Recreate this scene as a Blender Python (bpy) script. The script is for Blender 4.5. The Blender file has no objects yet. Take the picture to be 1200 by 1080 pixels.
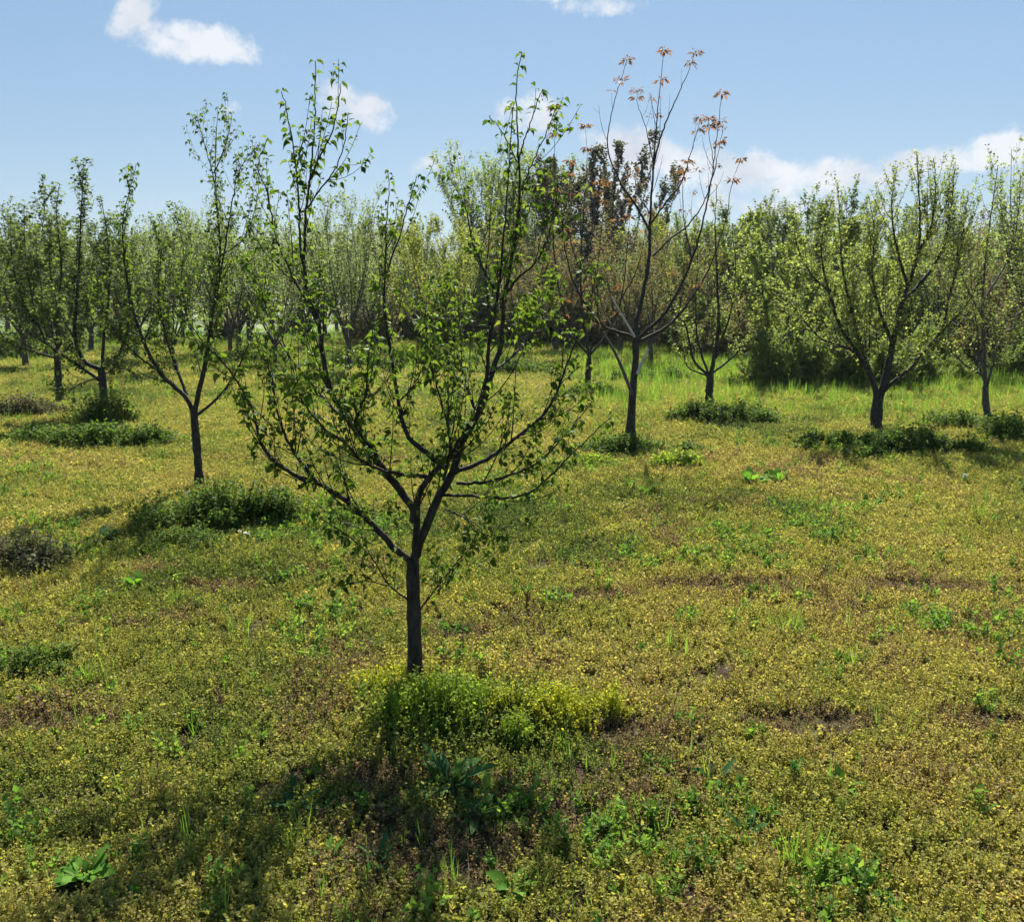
import bpy, math, random
import numpy as np
from mathutils import Vector

R = math.radians
# ------------------------------------------------------------------ camera
F, CX, CY = 1000.0, 600.0, 540.0           # focal length and centre in pixels of a 1200 wide picture
EYE, PITCH = 1.6, R(10.65)
sc = bpy.context.scene
cam = bpy.data.cameras.new('camera')
camo = bpy.data.objects.new('camera', cam)
sc.collection.objects.link(camo)
camo.location = (0, 0, EYE)
camo.rotation_euler = (R(90) - PITCH, 0, 0)
cam.sensor_width = 36
cam.lens = 36 * F / 1200
cam.clip_start, cam.clip_end = 0.05, 6000
sc.camera = camo

# ------------------------------------------------------------------ exposure
vs = sc.view_settings
vs.view_transform = 'Standard'
vs.look = 'None'
vs.exposure = 1.4
vs.gamma = 1
sc.cycles.max_bounces = 7
sc.cycles.diffuse_bounces = 3
sc.cycles.transmission_bounces = 5
sc.cycles.glossy_bounces = 1
sc.cycles.use_denoising = True

SUN_EL, SUN_AZ = R(49), R(8)
SKY_STRENGTH, SUN_STRENGTH = 0.05, 5.0


def ray(px, py):
    u, v = (px - CX) / F, (CY - py) / F
    return np.array([u, math.cos(PITCH) + v * math.sin(PITCH), -math.sin(PITCH) + v * math.cos(PITCH)])


def at(px, py, y):
    """point seen at a place in the photograph, at distance y along the ground"""
    d = ray(px, py)
    return np.array([0, 0, EYE]) + d * (y / d[1])


# ------------------------------------------------------------------ sky with clouds
world = bpy.data.worlds.new('World')
sc.world = world
world.use_nodes = True
nt = world.node_tree
nt.nodes.clear()
N, LK = nt.nodes.new, nt.links.new
out = N('ShaderNodeOutputWorld')
bg = N('ShaderNodeBackground')
bg.inputs[1].default_value = SKY_STRENGTH
LK(bg.outputs[0], out.inputs[0])
sky = N('ShaderNodeTexSky')
sky.sky_type = 'NISHITA'
sky.sun_disc = False
sky.sun_elevation = SUN_EL
sky.sun_rotation = SUN_AZ
sky.air_density = 1.0
sky.dust_density = 0.35
sky.ozone_density = 1.6
tc = N('ShaderNodeTexCoord')
sep = N('ShaderNodeSeparateXYZ')
LK(tc.outputs['Generated'], sep.inputs[0])


def M(op, a, b=None, c=None, clamp=False):
    n = N('ShaderNodeMath')
    n.operation = op
    n.use_clamp = clamp
    for i, s in enumerate((a, b, c)):
        if s is None:
            continue
        if isinstance(s, (int, float)):
            n.inputs[i].default_value = s
        else:
            LK(s, n.inputs[i])
    return n.outputs[0]


ysafe = M('MAXIMUM', sep.outputs[1], 0.02)
U = M('DIVIDE', sep.outputs[0], ysafe)
V = M('DIVIDE', sep.outputs[2], ysafe)


def noise(scale, detail, rough, off=(0, 0, 0)):
    mp = N('ShaderNodeMapping')
    mp.inputs[1].default_value = off
    LK(tc.outputs['Generated'], mp.inputs[0])
    n = N('ShaderNodeTexNoise')
    n.inputs['Scale'].default_value = scale
    n.inputs['Detail'].default_value = detail
    n.inputs['Roughness'].default_value = rough
    LK(mp.outputs[0], n.inputs['Vector'])
    return n.outputs[0]


n1 = noise(30, 12, 0.66)
n2 = noise(9, 6, 0.6, (3, 1, 2))
# (px, py, half width px, half height px, slope, weight)
BLOBS = [(225, 50, 72, 19, 0.10, 1.0), (152, 18, 26, 22, -0.6, 0.9), (412, 124, 46, 20, 0.25, 0.85),
         (268, 127, 15, 8, 0, 0.42), (700, 8, 50, 9, 0, 0.6), (640, -2, 50, 6, 0, .5), (618, 134, 34, 22, 0, 0.8),
         (510, 190, 26, 9, -0.2, 0.5), 
         (740, 178, 50, 26, 0.1, .9), (805, 194, 66, 24, 0.15, .9), (890, 205, 60, 24, 0.1, 0.95), (720, 225, 70, 26, 0, .8),
         (985, 206, 100, 19, -0.05, 1.0), (1085, 192, 90, 17, -0.15, 1.0), (1180, 176, 90, 18, -0.1, 1.0), (900, 245, 160, 20, 0, .6),
         (1330, 180, 130, 50, 0, 1.0), (1500, 120, 120, 40, 0, 0.9), (-330, 140, 120, 30, 0, 0.8)]
field = None
for px, py, hw, hh, sl, wt in BLOBS:
    d = ray(px, py)
    u0, v0 = d[0] / d[1], d[2] / d[1]
    du = M('DIVIDE', M('SUBTRACT', U, u0), hw / F)
    dv = M('SUBTRACT', V, v0)
    dv = M('DIVIDE', M('ADD', dv, M('MULTIPLY', M('SUBTRACT', U, u0), sl)), hh / F)
    r2 = M('ADD', M('MULTIPLY', du, du), M('MULTIPLY', dv, dv))
    b = M('MULTIPLY', M('SUBTRACT', 1.0, M('MULTIPLY', r2, 0.5)), wt)
    field = b if field is None else M('SMOOTH_MAX', field, b, 0.12)
edge = M('ADD', field, M('MULTIPLY', M('SUBTRACT', n1, 0.5), 2.5))
mask = N('ShaderNodeMapRange')
mask.interpolation_type = 'SMOOTHSTEP'
mask.inputs[1].default_value = 0.22
mask.inputs[2].default_value = 0.95
LK(edge, mask.inputs[0])
body = N('ShaderNodeMapRange')
body.inputs[1].default_value = 0.30
body.inputs[2].default_value = 0.56
LK(n2, body.inputs[0])
ccol = N('ShaderNodeMix')
ccol.data_type = 'RGBA'
LK(body.outputs[0], ccol.inputs[0])
ccol.inputs[6].default_value = (4.7, 5.1, 5.8, 1)
ccol.inputs[7].default_value = (6.9, 7.1, 7.4, 1)
# clear air above, paler towards the horizon
veil = N('ShaderNodeValToRGB')
LK(M('MULTIPLY', V, 1.6, None, True), veil.inputs[0])
ve = veil.color_ramp.elements
ve[0].position, ve[0].color = 0.0, (.54, .66, .76, 1)
ve[1].position, ve[1].color = 0.75, (.225, .425, .68, 1)
e = ve.new(0.3)
e.color = (.36, .535, .73, 1)
vsc = N('ShaderNodeVectorMath')
vsc.operation = 'SCALE'
LK(veil.outputs[0], vsc.inputs[0])
vsc.inputs['Scale'].default_value = 7.5
mv = N('ShaderNodeMix')
mv.data_type = 'RGBA'
mv.inputs[0].default_value = 0.72
LK(sky.outputs[0], mv.inputs[6])
LK(vsc.outputs[0], mv.inputs[7])
mix = N('ShaderNodeMix')
mix.data_type = 'RGBA'
LK(M('MULTIPLY', mask.outputs[0], 0.9), mix.inputs[0])
LK(mv.outputs[2], mix.inputs[6])
LK(ccol.outputs[2], mix.inputs[7])
LK(mix.outputs[2], bg.inputs[0])

# ------------------------------------------------------------------ sun
sl = bpy.data.lights.new('sun', 'SUN')
sl.energy = SUN_STRENGTH
sl.angle = R(0.53)
sl.color = (1.0, 0.95, 0.86)
so = bpy.data.objects.new('sun', sl)
sc.collection.objects.link(so)
sdir = Vector((math.sin(SUN_AZ) * math.cos(SUN_EL), math.cos(SUN_AZ) * math.cos(SUN_EL), math.sin(SUN_EL)))
so.rotation_euler = sdir.to_track_quat('Z', 'Y').to_euler()
so.location = sdir * 50

# ------------------------------------------------------------------ noise and ground height
rng = np.random.default_rng(7)
rnd = random.Random(11)
_G = rng.random((256, 256))


def vnoise(x, y, s, seed=0):
    x = np.asarray(x, float) / s + 37.3 * (seed + 1)
    y = np.asarray(y, float) / s + 91.7 * (seed + 1)
    xi, yi = np.floor(x).astype(int), np.floor(y).astype(int)
    fx, fy = x - xi, y - yi
    fx, fy = fx * fx * (3 - 2 * fx), fy * fy * (3 - 2 * fy)
    g = lambda a, b: _G[a & 255, b & 255]
    return (g(xi, yi) * (1 - fx) + g(xi + 1, yi) * fx) * (1 - fy) + (g(xi, yi + 1) * (1 - fx) + g(xi + 1, yi + 1) * fx) * fy


def fnoise(x, y, s, seed=0, o=3):
    return sum(vnoise(x, y, s / 2 ** k, seed + k) * 0.5 ** k for k in range(o)) / sum(0.5 ** k for k in range(o))


def hgt(x, y):
    return (fnoise(x, y, 3.2, 5) - 0.5) * 0.10 + (fnoise(x, y, 0.55, 9) - 0.5) * 0.035


def gnd(px, py):
    d = ray(px, py)
    t = EYE / -d[2]
    for _ in range(4):
        p = np.array([0, 0, EYE]) + d * t
        t = (EYE - float(hgt(p[0], p[1]))) / -d[2]
    p = np.array([0, 0, EYE]) + d * t
    return p


# ------------------------------------------------------------------ materials
def material(name):
    m = bpy.data.materials.new(name)
    m.use_nodes = True
    m.node_tree.nodes.clear()
    return m


def leaf_mat(name, cols, trans=0.5, tgain=(1.9, 2.0, 0.9), rough=0.55, spec=0.10, attr=None):
    """thin leaf: cols are colour stops picked per leaf (or from the tint attribute), some light passes through"""
    m = material(name)
    t = m.node_tree
    n, l = t.nodes.new, t.links.new
    ramp = n('ShaderNodeValToRGB')
    els = ramp.color_ramp.elements
    while len(els) < len(cols):
        els.new(0.5)
    for i, c in enumerate(cols):
        els[i].position = i / (len(cols) - 1)
        els[i].color = (*c, 1)
    geo = n('ShaderNodeNewGeometry')
    if attr:
        a = n('ShaderNodeAttribute')
        a.attribute_type = 'INSTANCER'
        a.attribute_name = attr
        mm = n('ShaderNodeMath')
        mm.operation = 'MULTIPLY_ADD'
        l(geo.outputs['Random Per Island'], mm.inputs[0])
        mm.inputs[1].default_value = 0.30
        sb = n('ShaderNodeMath')
        sb.operation = 'SUBTRACT'
        l(a.outputs['Fac'], sb.inputs[0])
        sb.inputs[1].default_value = 0.15
        l(sb.outputs[0], mm.inputs[2])
        l(mm.outputs[0], ramp.inputs[0])
    else:
        l(geo.outputs['Random Per Island'], ramp.inputs[0])
    df = n('ShaderNodeBsdfDiffuse')
    l(ramp.outputs[0], df.inputs[0])
    tg = n('ShaderNodeMix')
    tg.data_type = 'RGBA'
    tg.blend_type = 'MULTIPLY'
    tg.inputs[0].default_value = 1
    l(ramp.outputs[0], tg.inputs[6])
    tg.inputs[7].default_value = (*tgain, 1)
    tr = n('ShaderNodeBsdfTranslucent')
    l(tg.outputs[2], tr.inputs[0])
    mx = n('ShaderNodeMixShader')
    mx.inputs[0].default_value = trans
    l(df.outputs[0], mx.inputs[1])
    l(tr.outputs[0], mx.inputs[2])
    gl = n('ShaderNodeBsdfGlossy')
    gl.inputs['Roughness'].default_value = rough
    gl.inputs[0].default_value = (0.9, 0.95, 0.9, 1)
    fr = n('ShaderNodeFresnel')
    fr.inputs[0].default_value = 1.35
    fm = n('ShaderNodeMath')
    fm.operation = 'MULTIPLY'
    l(fr.outputs[0], fm.inputs[0])
    fm.inputs[1].default_value = spec * 1.2
    m2 = n('ShaderNodeMixShader')
    l(fm.outputs[0], m2.inputs[0])
    l(mx.outputs[0], m2.inputs[1])
    l(gl.outputs[0], m2.inputs[2])
    o = n('ShaderNodeOutputMaterial')
    l(m2.outputs[0], o.inputs[0])
    return m


def bark_mat(name, c1, c2, scale=60):
    m = material(name)
    t = m.node_tree
    n, l = t.nodes.new, t.links.new
    tcn = n('ShaderNodeTexCoord')
    mp = n('ShaderNodeMapping')
    mp.inputs['Scale'].default_value = (1, 1, 0.35)
    l(tcn.outputs['Object'], mp.inputs[0])
    nz = n('ShaderNodeTexNoise')
    nz.inputs['Scale'].default_value = scale
    nz.inputs['Detail'].default_value = 5
    l(mp.outputs[0], nz.inputs['Vector'])
    rp = n('ShaderNodeValToRGB')
    rp.color_ramp.elements[0].position = 0.36
    rp.color_ramp.elements[1].position = 0.68
    rp.color_ramp.elements[0].color = (*c1, 1)
    rp.color_ramp.elements[1].color = (*c2, 1)
    l(nz.outputs[0], rp.inputs[0])
    bs = n('ShaderNodeBsdfPrincipled')
    bs.inputs['Roughness'].default_value = 0.8
    bs.inputs['Specular IOR Level'].default_value = 0.25
    l(rp.outputs[0], bs.inputs['Base Color'])
    bp = n('ShaderNodeBump')
    bp.inputs['Strength'].default_value = 1.0
    bp.inputs['Distance'].default_value = 0.008
    l(nz.outputs[0], bp.inputs['Height'])
    l(bp.outputs[0], bs.inputs['Normal'])
    o = n('ShaderNodeOutputMaterial')
    l(bs.outputs[0], o.inputs[0])
    return m


BARK = bark_mat('bark_dark', (0.016, 0.012, 0.010), (0.055, 0.045, 0.036))
BARK_GREY = bark_mat('bark_grey', (0.045, 0.037, 0.03), (0.13, 0.11, 0.09))
BARK_RED = bark_mat('bark_brown', (0.028, 0.022, 0.018), (0.10, 0.08, 0.065))
BARK_PALE = bark_mat('bark_pale', (0.3, 0.27, 0.22), (0.5, 0.46, 0.4))
BARK_FAR = bark_mat('bark_far', (0.045, 0.038, 0.032), (0.11, 0.095, 0.08), 30)
L_MAIN = leaf_mat('leaf_green', [(0.03, 0.065, 0.013), (0.055, 0.10, 0.016), (0.09, 0.15, 0.02), (0.14, 0.18, 0.04)], 0.5, (1.65, 1.6, 0.75))
L_LEFT = leaf_mat('leaf_mid_green', [(0.045, 0.068, 0.024), (0.085, 0.115, 0.036), (0.145, 0.18, 0.055)], 0.48, (1.8, 1.9, 0.8))
L_RED = leaf_mat('leaf_russet', [(0.12, 0.06, 0.025), (0.20, 0.095, 0.035), (0.18, 0.12, 0.045), (0.27, 0.14, 0.06)], 0.45, (1.5, 1.2, 0.9))
L_APPLE = leaf_mat('leaf_apple', [(0.09, 0.13, 0.03), (0.16, 0.19, 0.05), (0.25, 0.275, 0.085), (0.33, 0.355, 0.15)], 0.5, (1.5, 1.6, 0.8))
L_PALE = leaf_mat('leaf_pale', [(0.13, 0.17, 0.06), (0.20, 0.24, 0.09), (0.29, 0.32, 0.14)], 0.5, (1.4, 1.5, 0.9))
L_YEL = leaf_mat('leaf_yellow_green', [(0.14, 0.18, 0.035), (0.22, 0.25, 0.05), (0.30, 0.31, 0.08)], 0.5, (1.5, 1.5, 0.8))
L_DARK = leaf_mat('leaf_dark', [(0.05, 0.038, 0.024), (0.075, 0.065, 0.032), (0.10, 0.10, 0.045)], 0.35, (1.5, 1.7, 0.8))
L_BUSH = leaf_mat('leaf_bush', [(0.08, 0.11, 0.03), (0.14, 0.18, 0.045), (0.21, 0.25, 0.065)], 0.55, (1.6, 1.7, 0.8))
L_PINK = leaf_mat('leaf_bronze', [(0.14, 0.10, 0.055), (0.17, 0.17, 0.06), (0.20, 0.22, 0.07)], 0.4, (1.5, 1.3, 0.9))
L_HEDGE = leaf_mat('leaf_hedge', [(0.06, 0.085, 0.025), (0.11, 0.145, 0.035), (0.18, 0.21, 0.055)], 0.5, (1.5, 1.6, 0.8))
L_WEED = leaf_mat('leaf_weed', [(0.04, 0.07, 0.014), (0.075, 0.12, 0.022), (0.13, 0.18, 0.035)], 0.45, (1.7, 1.9, 0.8))
L_WEED_B = leaf_mat('leaf_weed_bright', [(0.12, 0.19, 0.03), (0.19, 0.26, 0.04), (0.26, 0.32, 0.05)], 0.6, (1.9, 1.9, 0.7))
L_WEED_Y = leaf_mat('leaf_weed_yellow', [(0.22, 0.27, 0.03), (0.31, 0.34, 0.04), (0.40, 0.39, 0.05)], 0.6, (1.8, 1.7, 0.6))
L_DRY = leaf_mat('leaf_dry', [(0.10, 0.075, 0.045), (0.13, 0.125, 0.06), (0.10, 0.13, 0.045)], 0.3, (1.3, 1.2, 0.9))
L_BROAD = leaf_mat('leaf_broad', [(0.06, 0.14, 0.025), (0.09, 0.19, 0.03), (0.13, 0.24, 0.04)], 0.4, (1.8, 1.9, 0.8), 0.5, 0.05)
L_DOCK = leaf_mat('leaf_dock', [(0.025, 0.065, 0.022), (0.04, 0.09, 0.03), (0.06, 0.12, 0.035)], 0.3, (1.6, 1.8, 0.8), 0.5, 0.05)
L_SPIKE = leaf_mat('seed_spike', [(0.06, 0.03, 0.02), (0.11, 0.055, 0.035)], 0.2, (1.2, 1.1, 1))
L_WHITE = leaf_mat('petal_white', [(0.6, 0.6, 0.56), (0.75, 0.75, 0.72)], 0.3, (1, 1, 1))
L_GRASS = leaf_mat('leaf_grass', [(0.08, 0.155, 0.03), (0.13, 0.22, 0.04), (0.20, 0.27, 0.055), (0.27, 0.28, 0.10)], 0.53, (1.6, 1.7, 0.8), attr='tint')
L_GRASS1 = leaf_mat('leaf_grass_tuft', [(0.06, 0.13, 0.02), (0.11, 0.19, 0.03), (0.16, 0.22, 0.05)], 0.45, (1.7, 1.8, 0.8))
COVER = leaf_mat('ground_herb', [(0.07, 0.115, 0.028), (0.18, 0.205, 0.048), (0.295, 0.30, 0.075), (0.355, 0.335, 0.10), (0.33, 0.255, 0.11), (0.13, 0.095, 0.07)],
                 0.55, (1.5, 1.42, 0.75), attr='tint')
STRAW = leaf_mat('dry_straw', [(0.05, 0.035, 0.025), (0.10, 0.07, 0.045), (0.17, 0.13, 0.08)], 0.15, (1.1, 1, 0.9), 0.8, 0.0, attr='tint')

# ------------------------------------------------------------------ object helpers
COL = sc.collection


def mesh_obj(name, v, f, mat, parent=None, smooth=False, loc=(0, 0, 0)):
    """v (n,3) array, f list of (m,k) index arrays"""
    me = bpy.data.meshes.new(name)
    v = np.asarray(v, np.float32)
    fs = [np.asarray(a, np.int32) for a in f if len(a)]
    me.vertices.add(len(v))
    me.vertices.foreach_set('co', v.ravel())
    idx = np.concatenate([a.ravel() for a in fs])
    tot = np.concatenate([np.full(len(a), a.shape[1], np.int32) for a in fs])
    st = np.concatenate([[0], np.cumsum(tot)[:-1]]).astype(np.int32)
    me.loops.add(len(idx))
    me.loops.foreach_set('vertex_index', idx)
    me.polygons.add(len(tot))
    me.polygons.foreach_set('loop_start', st)
    me.polygons.foreach_set('loop_total', tot)
    if smooth:
        me.polygons.foreach_set('use_smooth', np.ones(len(tot), bool))
    me.update(calc_edges=True)
    me.validate()
    me.materials.append(mat)
    o = bpy.data.objects.new(name, me)
    o.location = loc
    if parent is not None:
        o.parent = parent
    return o


def link(o):
    COL.objects.link(o)
    return o


def tag(o, label, cat, group=None, kind=None):
    if label:
        o['label'] = label
    if cat:
        o['category'] = cat
    if group:
        o['group'] = group
    if kind:
        o['kind'] = kind
    return o


def empty(name, loc):
    o = bpy.data.objects.new(name, None)
    o.empty_display_size = 0.2
    o.location = loc
    return link(o)


class MB:
    """collects vertices and faces of one mesh"""

    def __init__(s):
        s.v, s.f3, s.f4, s.n = [], [], [], 0

    def add(s, v, f):
        f = np.asarray(f)
        (s.f3 if f.shape[1] == 3 else s.f4).append(f + s.n)
        s.v.append(v)
        s.n += len(v)

    def tube(s, pts, rad, k):
        pts = np.asarray(pts)
        n = len(pts)
        tg = np.gradient(pts, axis=0)
        tg /= np.linalg.norm(tg, axis=1)[:, None] + 1e-9
        ref = np.array([0.31, 0.17, 0.93]) if abs(tg[0] @ np.array([0.31, 0.17, 0.93])) < 0.9 else np.array([1.0, 0.1, 0])
        a = np.cross(tg, ref)
        a /= np.linalg.norm(a, axis=1)[:, None] + 1e-9
        b = np.cross(tg, a)
        th = np.arange(k) * 2 * math.pi / k
        ring = pts[:, None] + np.asarray(rad)[:, None, None] * (np.cos(th)[None, :, None] * a[:, None] + np.sin(th)[None, :, None] * b[:, None])
        v = ring.reshape(-1, 3)
        i = (np.arange(n - 1)[:, None] * k + np.arange(k)[None]).ravel()
        j = (np.arange(n - 1)[:, None] * k + (np.arange(k)[None] + 1) % k).ravel()
        s.add(v, np.stack([i, j, j + k, i + k], 1))

    def leaves(s, pos, ax, nrm, size, tv, tf, wid=None):
        pos, ax, nrm = np.asarray(pos, float), np.asarray(ax, float), np.asarray(nrm, float)
        if not len(pos):
            return
        ax = ax / (np.linalg.norm(ax, axis=1)[:, None] + 1e-9)
        sd = np.cross(ax, nrm)
        sd /= np.linalg.norm(sd, axis=1)[:, None] + 1e-9
        up = np.cross(sd, ax)
        size = np.asarray(size, float)
        w = size if wid is None else size * wid
        v = pos[:, None] + (tv[None, :, 0:1] * w[:, None, None]) * sd[:, None] + (tv[None, :, 1:2] * size[:, None, None]) * ax[:, None] + (tv[None, :, 2:3] * size[:, None, None]) * up[:, None]
        m = len(tv)
        base = np.arange(len(pos)) * m
        for fa in tf:
            fa = np.asarray(fa)
            (s.f3 if fa.shape[1] == 3 else s.f4).append((base[:, None, None] + fa[None]).reshape(-1, fa.shape[1]) + s.n)
        s.v.append(v.reshape(-1, 3))
        s.n += len(pos) * m

    def build(s, name, mat, parent=None, smooth=False, loc=(0, 0, 0), do_link=True):
        f = []
        if s.f3:
            f.append(np.concatenate(s.f3))
        if s.f4:
            f.append(np.concatenate(s.f4))
        v = np.concatenate(s.v) - np.asarray(loc if parent is None else (0, 0, 0))
        o = mesh_obj(name, v, f, mat, parent, smooth, loc if parent is None else (0, 0, 0))
        return link(o) if do_link else o


# leaf outlines: x across, y along, z up; folded along the midrib and bent down at the tip
LEAF_V = np.array([(0, 0, 0), (-.20, .10, .03), (.20, .10, .03), (0, .16, -.02), (-.40, .38, .07), (.40, .38, .07), (0, .42, -.03),
                   (-.33, .68, .0), (.33, .68, .0), (0, .72, -.10), (-.10, .90, -.12), (.10, .90, -.12), (0, 1.06, -.27)])
LEAF_F = [np.array([(0, 3, 1), (0, 2, 3), (9, 12, 10), (9, 11, 12)]), np.array([(1, 3, 6, 4), (3, 2, 5, 6), (4, 6, 9, 7), (6, 5, 8, 9), (7, 9, 9, 10)])[:4],
          np.array([(7, 9, 10), (9, 8, 11)])]
LEAF_W = LEAF_V * np.array([.72, 1, 1]) + np.stack([np.zeros(13), np.zeros(13), np.abs(LEAF_V[:, 0]) * .75 - LEAF_V[:, 1] ** 2 * .35], 1)
LEAF_W[:, 1] -= LEAF_V[:, 1] ** 2 * .15
SM_V = np.array([(0, 0, 0), (-.30, .45, .08), (.30, .45, .08), (0, 1, -.10), (0, .5, -.02)])
SM_F = [np.array([(0, 4, 1), (0, 2, 4), (1, 4, 3), (4, 2, 3)])]
TI_V = np.array([(0, 0, 0), (-.32, .45, .06), (.32, .45, .06), (0, 1, -.08)])
TI_F = [np.array([(0, 2, 1), (1, 2, 3)])]


def rvec(n, up=0.0):
    v = rng.normal(size=(n, 3))
    v /= np.linalg.norm(v, axis=1)[:, None]
    v[:, 2] += up
    return v


# ------------------------------------------------------------------ trees
def catmull(P, n):
    P = np.asarray(P, float)
    if len(P) == 2:
        t = np.linspace(0, 1, n)[:, None]
        return P[0] * (1 - t) + P[1] * t
    Q = np.vstack([2 * P[0] - P[1], P, 2 * P[-1] - P[-2]])
    seg = np.linspace(0, len(P) - 1 - 1e-6, n)
    i = seg.astype(int)
    t = (seg - i)[:, None]
    p0, p1, p2, p3 = Q[i], Q[i + 1], Q[i + 2], Q[i + 3]
    return 0.5 * ((2 * p1) + (p2 - p0) * t + (2 * p0 - 5 * p1 + 4 * p2 - p3) * t * t + (3 * p1 - p0 - 3 * p2 + p3) * t ** 3)


def even(P):
    """the same line with its points evenly spaced"""
    c = np.concatenate([[0], np.cumsum(np.linalg.norm(np.diff(P, axis=0), axis=1))])
    u = np.linspace(0, c[-1], len(P))
    return np.stack([np.interp(u, c, P[:, i]) for i in range(3)], 1)


def grow(p, d, length, seg, up, wig, r):
    pts = [np.array(p, float)]
    d = np.array(d, float)
    d /= np.linalg.norm(d)
    st = length / seg
    for _ in range(seg):
        d = d + np.array([0, 0, up]) / seg + np.array([r.gauss(0, wig), r.gauss(0, wig), r.gauss(0, wig)]) / math.sqrt(seg)
        d /= np.linalg.norm(d)
        pts.append(pts[-1] + d * st)
    return np.array(pts)


def at_t(pts, t):
    x = t * (len(pts) - 1)
    i = min(int(x), len(pts) - 2)
    return pts[i] + (pts[i + 1] - pts[i]) * (x - i), pts[i + 1] - pts[i]


def side_dir(tg, ang, r, out=None, outw=0.0):
    tg = tg / (np.linalg.norm(tg) + 1e-9)
    a = np.cross(tg, [r.gauss(0, 1), r.gauss(0, 1), r.gauss(0, 1)])
    a /= np.linalg.norm(a) + 1e-9
    d = tg * math.cos(ang) + a * math.sin(ang)
    if out is not None:
        d = d + out * outw
    return d / np.linalg.norm(d)


def plen(pts):
    return float(np.linalg.norm(np.diff(pts, axis=0), axis=1).sum())


def shoots(par, rp, n, t0, t1, ang, lmin, lmax, up, wig, r, seg=5, rf=0.55, taper_len=0.7):
    """side branches along a branch; returns list of (pts, rad)"""
    res = []
    for _ in range(n):
        t = r.uniform(t0, t1)
        p, tg = at_t(par, t)
        L = r.uniform(lmin, lmax) * (1 - taper_len * t)
        pts = grow(p, side_dir(tg, r.uniform(*ang), r), L, seg, up, wig, r)
        r0 = max(0.0012, min(np.interp(t * (len(rp) - 1), range(len(rp)), rp) * rf, L * 0.006 + 0.001))
        res.append((pts, np.linspace(r0, max(0.0008, r0 * 0.35), len(pts))))
    return res


def node_leaves(branches, step, per, size, r, droop=0.5, t0=0.05, spread=1.0, tip=0):
    """positions, directions, normals, sizes of leaves set at nodes along branches"""
    P, A, Nn, S = [], [], [], []
    for pts, _ in branches:
        L = plen(pts)
        k = max(1, int(L / step))
        for j in range(k + 1):
            if r.random() < (.3 if j < .55 * k else (.08 if j < k - 1 else 0)):
                continue
            t = t0 + (1 - t0) * (j + r.uniform(-.3, .3)) / max(k, 1)
            t = min(1, max(0, t))
            p, tg = at_t(pts, t)
            m = per * 1.4 if j < k - 1 else per + 1 + tip
            mm = int(m) + (r.random() < m - int(m))
            for _ in range(mm):
                d = side_dir(tg, r.uniform(0.5, 1.4) * spread, r)
                d = d + np.array([0, 0, -droop])
                P.append(p + d * 0.01)
                A.append(d)
                Nn.append((r.gauss(0, .45), r.gauss(0, .45), 1))
                S.append(size * r.uniform(.4, 1.2) * (1 if t < .75 else .8))
    return P, A, Nn, S


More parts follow.
